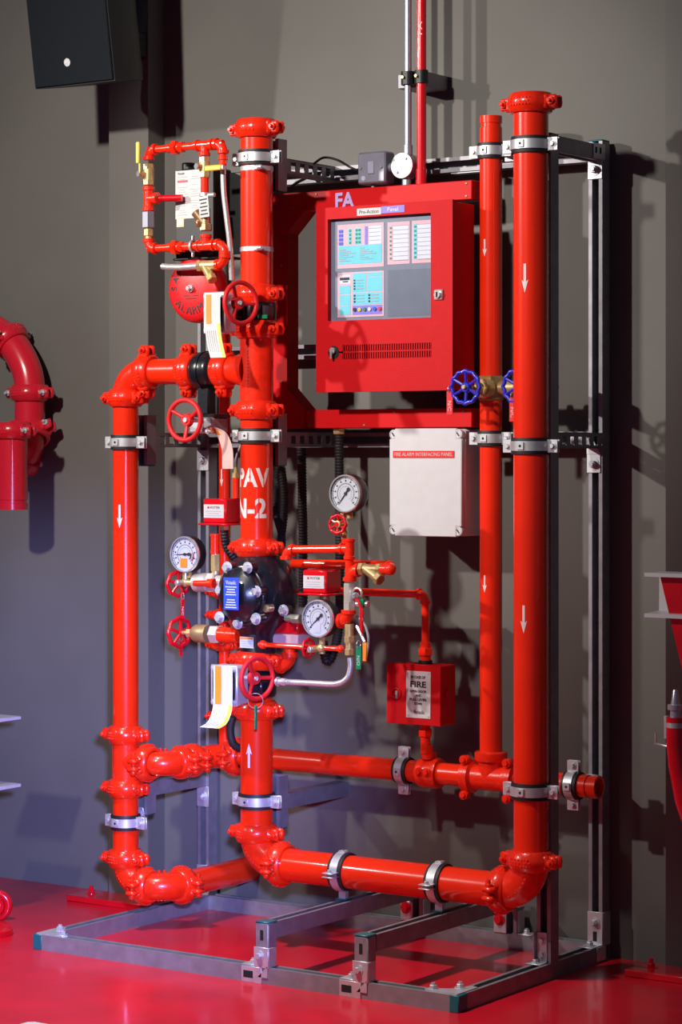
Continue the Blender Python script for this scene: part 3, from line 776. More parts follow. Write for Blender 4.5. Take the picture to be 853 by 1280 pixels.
g2 = thing('gate_valve', 'blue-wheeled gate valve mostly hidden behind the large right pipe', 'valve', (1.225, RY, 1.49))
part('body', MB().cyl((TX + .03, RY, 1.512), (1.26, RY, 1.512), .020, seg=20).hexa((1.19, RY, 1.512), (1.21, RY, 1.512), .030).hexa((1.24, RY, 1.512), (1.26, RY, 1.512), .030), BRONZE, g2)
part('bonnet', MB().cyl((1.225, RY, 1.512), (1.225, RY - .08, 1.512), .022, .012, 18).cyl((1.225, RY - .08, 1.512), (1.225, RY - .142, 1.512), .005, seg=10), BRASS, g2)
handwheel(g2, (1.225, RY - .130, 1.512), -Y, .042, BLUE, .0052, 6, 12, .015, .004)
def hang_tag(label, P, m, s, tm, L=.062, wd=.017, ring=False, ry=.0):
    o = thing('valve_tag', label, 'tag', V(P) - Z * L, 'valve status tags'); xd = V((math.cos(ry), math.sin(ry), 0))
    nd = xd.cross(Z)
    part('plate', MB().box(V(P) - Z * (L / 2), (wd, .0016, L), (xd, nd, Z), .0006), m, o)
    part('ring', MB().torus(V(P) + Z * .006, xd, .009, .0009, 20, 6), CHROME, o)
    if s: text('lettering', s, o, tm, V(P) - Z * (L * .62) + nd * .001, -Z, xd, h=wd * .55, w=L * .42, ext=.0004)
    return o
hang_tag('red plastic tag lettered N/C hanging from the blue handwheel', at(562.5, 489, .487), REDL, 'N/C', PAPER, .062, .0190)
hang_tag('red plastic tag half hidden by the large right pipe', at(641, 497, .487), REDL, 'N/C', PAPER, .062, .0190)

# ------------------------------------------------------------------ black deluge valve on the riser
VZc = .955
dv = thing('deluge_valve', 'black cast deluge valve with a bolted cover and blue name plate', 'valve', (MX, PY, .790))
mb = MB().lathe([(.047, -.166), (.049, -.160), (.049, -.115), (.056, -.100), (.078, -.082), (.097, -.055), (.107, -.022), (.110, .010), (.106, .040), (.094, .068), (.074, .090), (.056, .102), (.047, .108), (.047, .116)], (MX + .006, PY, VZc), Z, 48)
part('body', mb, BLACK, dv)
cc = at(297.5, 744, .262)
cv = MB().lathe([(.066, .0), (.066, .022), (.064, .026), (.056, .030), (.046, .042), (.020, .050), (.001, .051)], cc + Y * .022, -Y, 40, True, X, 1., 1.12)
cv.lathe([(.060, .0), (.064, .075), (.066, .105)], cc + Y * .12, -Y, 40, True, X, .98, 1.10)
mbp = []
for u, v in ((281.6, 709.6), (307, 710), (318, 739.6), (317.5, 773.8), (294.8, 779.4), (272, 772), (272.8, 738)):
    p = at(u, v, .250); p.y = .262; mbp.append(p); cv.cyl(p + Y * .030, p - Y * .002, .0135, seg=16, bev=.002)
cv.lathe([(.069, 0), (.0715, .002), (.0715, .010), (.069, .012)], cc + Y * .030, -Y, 40, True, X, 1., 1.12)
cover = part('cover', cv, BLACK, dv)
for p in mbp: part('bolt', bolt(MB(), p - Y * .002, -Y, .0105, .012, True), ZINC, cover)
npc = at(291.5, 742, .224)
q = plate('name_plate', BLUEL, cover, (npc.x, .2165, npc.z), X, Z, .050, .086, .0018, .0006)
text('lettering', 'Victaulic', q, PAPER, (npc.x, .2143, npc.z + .030), h=.010, w=.034)
dt = MB()
for i in range(9):
    if i == 4: continue
    dt.box((npc.x, .2145, npc.z + .018 - i * .0068), (.038 - .012 * ((i * 3) % 4) / 3, .0006, .0026))
part('print', dt, PAPER, q)
fl = at(356, 763, .34)
part('bolt', MB().cyl(fl + Y * .03 - X * .01, fl - Y * .004, .014, seg=16), BLACK, dv)
part('bolt', bolt(MB(), fl - Y * .004, -Y, .0105, .012), CHROME, dv)
pg = at(331.5, 760.5, .297)
part('plug', MB().cyl(pg + Y * .03, pg, .011, seg=16, bev=.002), BRASS, dv)
np2 = at(316.5, 803.5, PY - .050)
q = plate('warning_label', PAPER, dv, (MX + .004, PY - .0502, np2.z), X, Z, .046, .030, .0012)
part('print', MB().box((MX + .004, PY - .0518, np2.z + .0115), (.044, .0006, .005)), ORANGE, q)
part('print', MB().box((MX + .004, PY - .0518, np2.z + .003), (.036, .0006, .002)).box((MX + .004, PY - .0518, np2.z - .003), (.036, .0006, .002)).box((MX + .004, PY - .0518, np2.z - .009), (.030, .0006, .002)), GREYP, q)

# ------------------------------------------------------------------ butterfly valves
def curl_tag(name, label, pts, wv, m, band=None, group='paper valve tags', top=None, txt=None):
    """paper tag that follows a line of points; wv is its width vector"""
    ps = spline(pts, 6); wv = V(wv); o = thing(name, label, 'tag', ps[-1], group)
    def sheet(a, b, off, i0=0, i1=None):
        mb = MB(); i1 = i1 or len(ps); vs = []; fs = []
        for i in range(i0, i1):
            t = (ps[min(i + 1, len(ps) - 1)] - ps[max(i - 1, 0)]).normalized(); nn = wv.normalized().cross(-t).normalized()
            for s_ in (a, b):
                for d in (off, off + .0007): vs.append(ps[i] + wv * s_ + nn * d)
        k = i1 - i0
        for i in range(k - 1):
            A = 4 * i; B = A + 4
            fs += [(A, A + 2, B + 2, B), (A + 1, B + 1, B + 3, A + 3), (A, B, B + 1, A + 1), (A + 2, A + 3, B + 3, B + 2)]
        fs += [(0, 1, 3, 2), (4 * k - 4, 4 * k - 2, 4 * k - 1, 4 * k - 3)]
        return mb.add(vs, fs)
    sh = part('sheet', sheet(-.5, .5, 0), m, o)
    n = len(ps)
    if band: part('yellow_band', sheet(.30, .48, .0008, int(n * .42), n), band, sh)
    if top: part('orange_strip', sheet(-.40, -.08, .0010, 0, int(n * .46)), top, sh)
    if m is PAPER:
        b = MB()
        for j in range(5):
            a = -.40 + j * .13; s2 = sheet(a, a + .05, .0009, int(n * (.50 + .02 * (j % 2))), int(n * .93)); b.add(s2.v, s2.f)
        part('print', b, GREYP, sh)
    return o

def butterfly(label, zc, gu0, gu1, gv0, gv1, wu, wv):
    """wafer valve in the vertical riser, its gear housing towards -Y, handwheel on a shaft along +X"""
    o = thing('butterfly_valve', label, 'valve', M_(zc - .03), 'gear-operated butterfly valves')
    part('body', MB().lathe([(MR * .98, -.034), (MR + .006, -.030), (MR + .010, -.020), (MR + .010, .020), (MR + .006, .030), (MR * .98, .034)], M_(zc), Z, 36, False).box((MX + .030, PY - .022, zc), (.050, .060, .034), b=.004), BLACK, o)
    GY = .222
    a, b = at(gu0, gv0, GY), at(gu1, gv1, GY); cx, cz = (a.x + b.x) / 2, (a.z + b.z) / 2; wx, hz_ = b.x - a.x, a.z - b.z
    part('stem', MB().cyl((cx, GY + .04, cz), (cx, PY - .03, cz), .020, seg=18).box((cx, PY - .055, cz), (.05, .012, .05), b=.003), BLACK, o)
    gb = part('gear_housing', MB().box((cx, GY + .028, cz), (wx, .056, hz_), b=.006).box((cx, GY + .004, cz), (wx + .003, .008, hz_ + .003), b=.003), ZINC, o)
    for sx in (-1, 1):
        for sz in (-1, 1): part('screw', bolt(MB(), (cx + sx * (wx / 2 - .009), GY, cz + sz * (hz_ / 2 - .009)), -Y, .005, .004), ZINC, gb)
    part('indicator_stud', MB().lathe([(.014, 0), (.014, .004), (.006, .006), (.006, .014), (.0045, .015)], (cx, GY - .002, cz), -Y, 18), CHROME, gb)
    wy = GY + .030; c = at(wu, wv, wy); n = V((math.cos(.24), -math.sin(.24), 0))
    part('shaft', MB().cyl((cx, wy, c.z), c, .006, seg=12), CHROME, o)
    handwheel(o, c, n, .0545, WHEEL, .0065, 3, 0, .020, .012, .5)
    return o, cx, cz, wx, hz_, GY
b1, cx, cz, wx, hz_, GY = butterfly('butterfly valve high on the riser with red handwheel beside the alarm gong', 1.7245, 254.5, 280.5, 366, 416, 301, 378.5)
part('green_sticker', MB().box((cx + .085, PY - .058, 1.706), (.030, .0015, .010)), GREEN, b1)
curl_tag('hanging_tag', 'white paper tag with orange strip hanging beside the alarm gong', [at(266, 368, GY - .018), at(266, 400, GY - .018), at(268, 425, GY - .022), at(273, 447, GY - .034)], X * .052, PAPER, YELB, top=ORANGE)
b2, cx, cz, wx, hz_, GY = butterfly('butterfly valve below the black deluge valve with red handwheel and key ring tag', .708, 263.5, 296, 831, 883, 321.5, 848)
curl_tag('hanging_tag', 'curled white paper tag with yellow band below the deluge valve', [at(279, 833, GY - .018), at(279, 866, GY - .018), at(278, 887, GY - .024), at(272, 903, GY - .048), at(262, 910, GY - .076)], X * .064, PAPER, YELB, top=ORANGE)
kr = thing('key_ring', 'wire ring with a narrow green tag on the lower red handwheel', 'key ring', at(320, 911, .24))
part('ring', MB().torus(at(319.5, 876, .245), V((.5, -.85, 0)), .020, .0010, 28, 6), CHROME, kr)
part('green_tag', MB().box(at(320, 897, .243), (.004, .010, .064), b=.001), GREEN, kr)
# third: in the horizontal branch, gear housing below
b3 = thing('butterfly_valve', 'butterfly valve in the left branch pipe with red handwheel on a low gear housing', 'valve', (.293, PY, 1.42), 'gear-operated butterfly valves')
part('body', MB().lathe([(LR * .98, -.036), (LR + .010, -.030), (LR + .015, -.020), (LR + .015, .020), (LR + .010, .030), (LR * .98, .036)], (.293, PY, TZ), X, 36, False).lathe([(LR + .010, -.003), (LR + .018, -.003), (LR + .018, .003), (LR + .010, .003)], (.293, PY, TZ), X, 36, False), BLACK, b3)
part('stem', MB().box((.293, PY, 1.495), (.040, .036, .100), b=.004).box((.300, PY - .004, 1.442), (.105, .074, .010), b=.002), BLACK, b3)
gb = part('gear_housing', MB().box((.305, PY - .006, 1.416), (.082, .076, .046), b=.006), ZINC, b3)
part('screw', bolt(MB(), (.330, PY - .044, 1.40), -Y, .005, .004), ZINC, gb)
c = at(231, 525, .262)
part('shaft', MB().cyl(c, (c.x, PY - .02, c.z), .0065, seg=12), ZINC, b3)
handwheel(b3, c, -Y, .0545, WHEEL, .0068, 3, 0, .019, .012, 1.05)
curl_tag('hanging_tag', 'pale curved paper tag under the branch valve gear housing', [at(262, 534, .335), at(276, 541, .33), at(284, 560, .325), at(285, 586, .325)], V((.052, -.02, 0)), mat('pink_paper', (.70, .46, .44), .6), None, top=ORANGE)

# ------------------------------------------------------------------ gauges and pressure switches
def gauge(label, u, v, yf, ang, sticker=None, redarc=False):
    c = at(u, v, yf); R = .0500
    o = thing('pressure_gauge', label, 'gauge', c - Z * R, 'round pressure gauges')
    part('case', MB().lathe([(R * .90, -.040), (R * .97, -.036), (R, -.030), (R, -.004)], c, -Y, 40), DARK, o)
    part('bezel', MB().lathe([(R * .90, -.006), (R, -.008), (R, 0), (R * .975, .0025), (R * .92, .0025), (R * .90, 0)], c, -Y, 40, False), CHROME, o)
    f = part('dial', MB().cyl(c + Y * .008, c + Y * .0035, R * .92, seg=40), PAPER, o)
    tk = MB()
    for r0, r1, n, wd in ((.80, .88, 40, .0008), (.76, .88, 10, .0016), (.52, .57, 36, .0008), (.505, .52, 60, .0022), (.80, .815, 90, .0022), (.36, .40, 24, .0010)):
        for i in range(n + 1):
            a = math.radians(225 - 270 * i / n); d = V((math.cos(a), 0, math.sin(a))); t = V((-math.sin(a), 0, math.cos(a)))
            tk.box(c + Y * .0032 + d * (R * (r0 + r1) / 2), (R * (r1 - r0), .0004, wd), (d, Y, t))
    for i in range(11):
        a = math.radians(225 - 27 * i); d = V((math.cos(a), 0, math.sin(a)))
        tk.box(c + Y * .0032 + d * (R * .67), (.0045, .0004, .004))
    part('scale_marks', tk, PRINT, f)
    if redarc:
        m = MB()
        for i in range(-8, 2):
            a = math.radians(i * 4.4); d = V((math.cos(a), 0, math.sin(a))); t = V((-math.sin(a), 0, math.cos(a)))
            for rr in (.42, .60): m.box(c + Y * .0030 + d * (R * rr), (.0035, .0004, .0036), (d, Y, t))
        part('red_arc', m, REDL, f)
    if sticker:
        part('sticker', MB().box(c + Y * .0026 + V((-.004, 0, -.024)), (.024, .0006, .026)), sticker, f)
    a = math.radians(ang); d = V((math.cos(a), 0, math.sin(a))); t = V((-math.sin(a), 0, math.cos(a)))
    nd = MB().prism([(-.016, -.0032), (-.014, .0032), (0, .0018), (R * .74, .0004), (R * .74, -.0004), (0, -.0018)], c + Y * .0022, d, t, -.0008 if d.cross(t).y > 0 else .0008)
    nd.cyl(c + Y * .0030, c, .004, seg=14); nd.cyl(c - d * .014 + Y * .0025, c - d * .014 + Y * .0012, .0048, seg=12)
    part('needle', nd, PRINT, o)
    part('lens', MB().cyl(c + Y * .0002, c - Y * .0012, R * .905, seg=40), CLEAR, o)
    part('stem', MB().hexa(c - Z * (R + .016) + Y * .022, c - Z * (R - .003) + Y * .022, .0085), BRASS, o)
    return c
TY = .345
G1 = gauge('pressure gauge with orange sticker and red arcs left of the black valve', 230.5, 693, TY - .03, 182, ORANGE, True)
G2 = gauge('pressure gauge standing highest, under the duct beside the corrugated hoses', 431.5, 617, TY - .045, 232)
G3 = gauge('pressure gauge with white sticker right of the black valve', 397, 773.5, TY - .03, 222, PAPER)

def switch(label, u0, u1, v0, v1, yf, dep):
    a, b = at(u0, v0, yf), at(u1, v1, yf); cx, cz = (a.x + b.x) / 2, (a.z + b.z) / 2; wx, hz_ = b.x - a.x, a.z - b.z
    o = thing('pressure_switch', label, 'pressure switch', (cx, yf + dep / 2, b.z), 'red pressure switches')
    part('cover', MB().box((cx, yf + dep / 2, cz + .003), (wx, dep, hz_ - .006), b=.004), CRIM, o)
    part('base_flange', MB().box((cx, yf + dep / 2, b.z + .003), (wx + .020, dep + .020, .006), b=.002), CRIM, o)
    p = plate('label_plate', PAPER, o, (cx - .001, yf - .0002, cz + .002), X, Z, wx * .86, hz_ * .50, .001)
    text('lettering', 'POTTER', p, PRINT, (cx + .004, yf - .0014, cz + .012), h=.0060, w=wx * .40)
    d = MB()
    for i in range(3): d.box((cx - .002, yf - .0014, cz + .002 - i * .006), (wx * (.62, .50, .66)[i], .0006, .0020))
    part('print', d, GREYP, p); part('print', MB().box((cx - wx * .24, yf - .0014, cz + .012), (.006, .0006, .006)), REDL, p)
    return o, cx, cz, b.z
s1, s1x, s1z, s1b = switch('pressure switch with white label left of the lettered riser', 253.5, 282.5, 623, 657, .365, .072)
part('gland', MB().hexa((s1x + .012, .395, s1b - .014), (s1x + .012, .395, s1b), .014), BRASS, s1)
s2, s2x, s2z, s2b = switch('pressure switch with white label above the white-stickered gauge', 378, 408, 712, 745, .365, .072)
part('nipple', MB().cyl((s2x + .010, .40, s2b - .060), (s2x + .010, .40, s2b), .014, seg=16), BRONZE, s2)

# ------------------------------------------------------------------ left valve trim
lt = thing('trim_piping', 'brass and red trim fittings with two small red handwheels left of the black valve', 'pipe fitting', at(262, 805, TY))
p = at(268.5, 728, TY)
part('check_valve', MB().cyl(at(244, 728, TY), at(262, 728, TY), .026, seg=22, bev=.004).hexa(at(262, 728, TY), at(272, 728, TY), .029).cyl(at(272, 728, TY), (MX - .06, TY, p.z), .020, seg=18), mat('nickel_bronze', (.60, .55, .46), .38, .45, var=.15), lt)
part('nipple', MB().cyl(at(243, 729, TY - .034), at(262, 729, TY - .034), .0085, seg=14).cyl(at(260, 729, TY - .034), at(266, 729, TY - .034), .012, seg=16, bev=.001).hexa(at(265, 729, TY - .034), at(268, 729, TY - .034), .015), CAST, lt)
part('brass_union', MB().hexa(at(269.5, 714, TY), at(269.5, 693, TY), .0135).cyl(at(269.5, 718, TY), at(269.5, 690, TY), .011, seg=16), BRASS, lt)
part('nipple', MB().cyl(at(269, 693, TY), at(269, 670, TY), .0118, seg=18).cyl(at(269, 692, TY), at(269, 687, TY), .0135, seg=18, bev=.001).cyl(at(269, 671, TY), at(269, 667, TY), .0135, seg=18, bev=.001), RED, lt)
g1 = at(232, 728, TY - .008)
part('gauge_cock', MB().cyl(g1 - Z * .006, g1 + Z * .026, .0085, seg=14).cyl(g1 - Y * .001 - X * .004, g1 + X * .045, .0095, seg=14).ball(g1, .0125, seg=16, rings=10).cyl(g1, g1 - Y * .022 - X * .006, .0075, seg=12, bev=.001), BRASS, lt)
part('cock_plug', MB().hexa(g1 - Y * .020 - X * .006, g1 - Y * .030 - X * .009, .009), CHROME, lt)
wc = at(222.5, 729.5, TY - .004)
handwheel(lt, wc, V((-.92, .39, 0)), .0325, CRIM, .0056, 5, 8, .008, .004)
part('stem', MB().cyl(wc, g1, .004, seg=10), BRASS, lt)
wc = at(224.5, 790.5, TY)
handwheel(lt, wc, V((-.98, .2, 0)), .0385, CRIM, .0060, 5, 8, .009, .006)
ax = lambda u: at(u, 790.5 + (u - 224.5) * .052, TY)
part('stem', MB().cyl(wc, ax(240), .0055, seg=12).hexa(ax(234), ax(241), .012), BRASS, lt)
part('angle_valve', MB().lathe([(.010, 0), (.019, .006), (.0245, .016), (.0255, .050), (.024, .056)], ax(240), X, 24), BRONZE, lt)
part('valve_nut', MB().hexa(ax(265), ax(276), .026), mat('nickel', (.62, .59, .54), .34, .5), lt)
part('nipple', MB().cyl(ax(275), V((MX - .03, TY, ax(290).z)), .0205, seg=22, bev=.001).cyl(ax(275), ax(286), .022, seg=22, bev=.001), RED, lt)
hang_tag('narrow red tag hanging between the two small left handwheels', at(228.5, 748, TY - .02), CRIM, 'N/C', PAPER, .056, .010, ry=1.1)
hang_tag('short red tag under the lower small left handwheel', at(226.5, 800, TY + .01), CRIM, None, PAPER, .045, .010, ry=1.1)

# ------------------------------------------------------------------ right valve trim
rtm = thing('trim_piping', 'red and brass trim piping with a tall vertical run right of the black valve', 'pipe fitting', at(437, 820, TY))
def A(u, v, dy=0.): return at(u, v, TY + dy)
col_ = 437.
part('pipe', MB().cyl(A(col_, 716), A(col_, 690), .0112, seg=18).cyl(A(362, 687), A(432, 686), .0112, seg=18), RED, rtm)
t = MB(); fit_tee(t, A(col_, 686), (Z, -Z, -X), .0130, .028); part('tee', t, CAST, rtm)
t = MB(); fit_elbow(t, A(358, 687.5), X, -Z, .0135, .026); part('elbow', t, CAST, rtm)
t = MB(); fit_elbow(t, A(437.5, 712.5), X, -Z, .0150, .030); part('elbow', t, CAST, rtm)
part('pipe', MB().cyl(A(366, 704.5, .09), A(484, 706.5, .09), .0125, seg=18).cyl(A(487, 707, .09), A(487, 707, .02), .0135, seg=18, bev=.002), RED, rtm)
ys = MB().cyl(A(452, 711), A(478, 712), .0135, seg=18).hexa(A(450, 711), A(456, 711), .0175).hexa(A(472, 711.5), A(478, 711.5), .0165)
ys.cyl(A(458, 711), A(473, 723, -.01), .0135, seg=18).hexa(A(471, 721.5, -.009), A(476, 725.5, -.012), .0165); part('y_strainer', ys, BRONZE, rtm)
part('elbow', MB().cyl(A(477, 711.5), A(488, 711.5), .0150, seg=18, bev=.003).ball(A(488, 711.5), .0165, seg=16, rings=10), CAST, rtm)
bv = MB().hexa(A(col_, 729), A(col_, 742), .0165).cyl(A(col_, 740), A(col_, 754), .0150, seg=20, bev=.002).hexa(A(col_, 751), A(col_, 763), .0165); part('ball_valve', bv, mat('nickel_plate', (.62, .58, .52), .32, .5), rtm)
part('lever', MB().tube([A(444, 746, -.02), A(448, 752, -.026), A(452, 760, -.03), A(452.5, 792, -.03)], .0040, 8), CRIM, rtm, 'red lever handle')
part('lever_grip', MB().box(A(452.3, 776, -.031), (.011, .005, .062), b=.002), CRIM, rtm)
part('lever_nut', MB().hexa(A(443, 745, -.015), A(446, 744, -.026), .008), CHROME, rtm)
part('side_port', MB().cyl(A(446, 755, -.005), A(461, 755, -.005), .0080, seg=14, bev=.001).torus(A(447, 742, -.01), -Y, .014, .0035, 20, 8), CHROME, rtm)
part('green_collar', MB().box(A(453, 754, -.012), (.014, .012, .022), b=.002), GREEN, rtm)
t = MB(); fit_elbow(t, A(436, 776.5), Z, -X, .0165, .030); part('elbow', t, CAST, rtm)
part('pipe', MB().cyl(A(430, 776), A(414, 775, 0), .012, seg=16), RED, rtm)
part('brass_nipple', MB().cyl(A(437, 780), A(437, 804), .0125, seg=18).hexa(A(437, 795), A(437, 803), .0150).cyl(A(437, 803), A(437, 812), .0105, seg=16).hexa(A(437, 811), A(437, 819), .0130), BRASS, rtm)
gs = A(430, 655, 0.002)
part('gauge_cock', MB().cyl(A(430, 641, .002), A(430.5, 674, .002), .0080, seg=14).hexa(A(430, 641, .002), A(430, 647, .002), .0105).hexa(A(430, 664, .002), A(430, 670, .002), .0110).ball(gs, .012, seg=14, rings=8).cyl(gs, gs - Y * .022, .007, seg=12), BRASS, rtm)
wl = handwheel(rtm, gs - Y * .026 - X * .002, V((.1, -.95, .1)), .0235, CRIM, .0042, 6, 8, .008, .002)
part('wheel_nut', MB().lathe([(.009, 0), (.009, .004), (.005, .005)], gs - Y * .026, -Y, 14), BRASS, wl)
part('nipple', MB().cyl(A(434, 673), A(434, 680), .0150, seg=18, bev=.002), CAST, rtm)
# gauge feed: small red line with its wheel
gp = G3 - Z * .07 + Y * .022
part('pipe', MB().cyl(V((MX + .045, TY - .01, gp.z - .008)), V((gp.x + .060, TY - .01, gp.z - .008)), .0068, seg=14).ball(V((gp.x + .060, TY - .01, gp.z - .008)), .0105, seg=14, rings=8), RED, rtm)
part('pipe_end', MB().ball(V((MX + .058, TY - .01, gp.z - .008)), .0125, seg=14, rings=8), CAST, rtm)
part('gauge_cock', MB().cyl(gp + V((0, 0, .006)), gp - Z * .024, .0085, seg=14).ball(gp - Z * .008 - Y * .004, .0125, seg=14, rings=8).hexa(gp - Z * .010 - X * .006, gp - Z * .012 - X * .018 - Y * .024, .0085), BRASS, rtm)
part('cock_plug', MB().hexa(gp - Z * .012 - X * .018 - Y * .024, gp - Z * .012 - X * .021 - Y * .032, .009), CHROME, rtm)
handwheel(rtm, V((gp.x - .040, TY - .014, gp.z - .010)), V((-.99, .12, 0)), .0225, CRIM, .0042, 5, 8, .008, .002)
part('adapter', MB().hexa(A(366, 773.5), A(376, 773.5), .013).cyl(A(358, 772), A(368, 773), .011, seg=14), mat('grey_green_nickel', (.40, .42, .34), .4, .8), rtm)
part('lever', MB().tube([A(446, 783, -.015), A(452, 794, -.024), A(456, 803, -.03)], .0045, 8), CHROME, rtm)
part('lever_grip', MB().box(A(456.3, 815, -.03), (.013, .006, .050), b=.002), ORANGE, rtm, 'orange lever grip')
hang_tag('green plastic tag lettered N/O below the red lever', A(448.5, 808, -.035), GREEN, 'N/O', PAPER, .060, .0165)
hs = thing('braided_hose', 'steel braided hose curving from the lower valve up to the right trim', 'hose', A(400, 858, -.02))
part('hose', MB().tube(spline([A(438, 822), A(438.5, 834), A(434, 848, -.004), A(420, 855, -.010), A(390, 854, -.02), A(358, 852.5, -.03)], 8), .0082, 14), BRAID, hs)
part('end_fitting', MB().hexa(A(352, 852, -.032), A(358, 852.5, -.03), .0105).cyl(A(345, 852, -.034), A(353, 852, -.032), .0090, seg=14).lathe([(.013, 0), (.013, .004), (.009, .006)], A(347, 852, -.034), X, 16), CHROME, hs)
dc = thing('drip_cup', 'red box with a pale translucent lower half beside the gauge line', 'drip cup', A(364, 820, .10))
a = A(364, 800, .07)
part('cup', MB().box(a, (.085, .060, .038), b=.004), mat('pale_plastic', (.60, .40, .40), .4), dc)
part('hood', MB().box(a + Z * .034, (.092, .066, .032), b=.004), CRIM, dc)
re = thing('drain_elbow', 'red elbow dropping behind the coupling under the black valve', 'pipe fitting', A(360, 845, .06))
t = MB(); fit_elbow(t, A(362, 832, .06), -X, Z, .019, .036); part('elbow', t, CAST, re)
part('nipple', MB().cyl(A(362, 820, .06), A(362, 811, .06), .016, seg=16), RED, re)

# ------------------------------------------------------------------ hoses and cables
def corr(label, pts, r, cat='conduit'):
    return solo('corrugated_conduit', MB().tube(dense(spline(pts, 10), .0042), r, 14, .10), RUBBER, label, cat, 'black corrugated conduits')
corr('black corrugated conduit nearest the riser lettering, bulging left behind its twin', [at(350, 570, .60), at(346, 610, .58), at(345, 640, .55), at(352, 668, .52), at(352, 700, .50)], .0105)
corr('black corrugated conduit bowing right beside the riser lettering, the outer of two', [at(352, 585, .56), at(356, 620, .55), at(354, 655, .53), at(349, 690, .50)], .0110)
corr('straight black corrugated conduit between the riser and the highest gauge', [at(377, 560, .66), at(378, 620, .66), at(379, 670, .66), at(379, 760, .66)], .0130)
corr('black corrugated conduit dropping from the duct behind the highest gauge', [at(424, 541, .65), at(424.5, 600, .65), at(425, 700, .65), at(424, 780, .62), at(416, 818, .58), at(408, 826, .56), at(404, 800, .55)], .0125)
solo('cable_gland', MB().hexa(at(424, 543, .65), at(424, 535, .65), .017), BRASS, 'brass cable gland under the red duct', 'cable gland')
corr('short black corrugated conduit from the left pressure switch to the valve top', [V((s1x + .012, .395, s1b - .012)), at(283, 682, .40), at(292, 696, .42), at(303, 708, .46)], .0115)
solo('hose', MB().tube(spline([at(291, 896, .52), at(288, 912, .52), at(292, 930, .53), at(306, 938, .56)], 8), .0115, 14), RUBBER, 'smooth black hose below the curled paper tag', 'hose')
solo('cable', MB().tube(spline([at(392, 205, .60), at(405, 197, .62), at(422, 200, .64), at(438, 209, .66), at(447, 213, .66)], 8), .0035, 8), DARK, 'black cable looping into the grey switch box', 'cable')
solo('cable', MB().tube(spline([at(361, 236, .60), at(372, 228, .64), at(384, 222, .70)], 6), .0045, 8), DARK, 'black cable under the upper slotted arm', 'cable')
solo('clear_hose', MB().tube(spline([A(446, 770, .02), A(456, 780, .02), A(461, 800, .02), A(458, 822, .02)], 6), .0035, 8), mat('clear_vinyl', (.36, .34, .36), .2), 'thin translucent drain hose beside the orange lever grip', 'hose')
tl = thing('steel_tube', 'thin steel tube with brass fitting rising beside the riser', 'tube', at(295, 625, .45))
part('nipple', MB().cyl(at(295, 640, .45), at(295, 597, .45), .0100, seg=16), RED, tl)
part('fitting', MB().hexa(at(295, 598, .45), at(295, 591, .45), .0105).cyl(at(295, 592, .45), at(295, 584, .45), .006, seg=12), BRASS, tl)
part('tube', MB().tube(spline([at(295, 585, .45), at(296, 572, .45), at(301, 556, .46), at(304, 545, .47)], 6), .0045, 10), STEEL, tl)

# ------------------------------------------------------------------ accelerator housing, gong and their trim loop
UY = .320
ah = thing('accelerator_box', 'black metal housing with a white instruction sheet left of the riser top', 'housing', at(245, 321, .40))
a, b = at(219, 213, .365), at(268, 321, .365)
part('case', MB().box(((a.x + b.x) / 2, .405, (a.z + b.z) / 2), (b.x - a.x, .080, a.z - b.z), b=.004), DARK, ah)
part('boss', MB().cyl(at(236, 213, .405), at(236, 204, .405), .019, seg=20, bev=.002), DARK, ah)
part('lip', MB().box(((a.x + b.x) / 2 + .02, .402, b.z - .002), (b.x - a.x + .045, .090, .006), b=.002), DARK, ah)
part('bracket', MB().box((b.x + .045, .43, (a.z + b.z) / 2), (.080, .006, a.z - b.z - .02), b=.002), DARK, ah)
c0, c1 = at(219.5, 214, .364), at(251.5, 272, .364)
sh = plate('instruction_sheet', PAPER, ah, ((c0.x + c1.x) / 2, .3649, (c0.z + c1.z) / 2), X, Z, c1.x - c0.x, c0.z - c1.z, .001)
part('print', MB().box(((c0.x * .72 + c1.x * .28), .3634, c0.z - .030), (.036, .0006, .006)), REDL, sh)
pr_ = MB()
for i in range(16):
    for j in range(2):
        if (i * 7 + j * 3) % 5 == 4: continue
        pr_.box((c0.x + .024 + j * .044, .3634, c0.z - .018 - i * .0063 - (.010 if i > 1 else 0)), (.034 - .018 * ((i * 5 + j) % 3) / 2, .0006, .0016))
part('print', pr_, GREYP, sh)
text('lettering', 'Victaulic', sh, PRINT, (c0.x + .020, .3636, c0.z - .008), h=.006, w=.024)
q0 = at(225.5, 278, .364)
part('sticker', MB().box((q0.x, .3643, q0.z), (.026, .001, .026), b=.0003), mat('cream_sticker', (.75, .58, .30), .5), ah)
part('sticker', MB().box((q0.x, .3635, q0.z), (.020, .0008, .020)), PAPER, ah)

gc = at(248, 361.5, .385)
bl = thing('alarm_gong', 'round red alarm gong with black lettering behind the trim loop', 'bell', gc - Z * .095)
part('gong', MB().lathe([(.093, -.012), (.0945, -.004), (.093, .010), (.086, .022), (.074, .028), (.040, .032), (.001, .033)], gc, -Y, 56), mat('gong_red', (.66, .012, .016), .34, coat=.3, var=.06), bl)
part('backplate', MB().cyl(gc + Y * .012, gc + Y * .050, .060, seg=28, bev=.003), DARK, bl)
part('centre_bolt', MB().cyl(gc - Y * .032, gc - Y * .040, .011, seg=18, bev=.002).hexa(gc - Y * .040, gc - Y * .050, .007), CHROME, bl)
def arc_letter(ch_, a, r, up, h, yoff):
    d = V((math.cos(a), 0, math.sin(a))); zd = d if up else -d; xd = V((zd.z, 0, -zd.x))
    text('lettering', ch_, bl, PRINT, gc + d * r - Y * yoff, xd, zd, h=h, ext=.0006)
for ch_, a in (('S', 178), ('A', 155), ('F', 132)): arc_letter(ch_, math.radians(a), .062, True, .020, .0305)
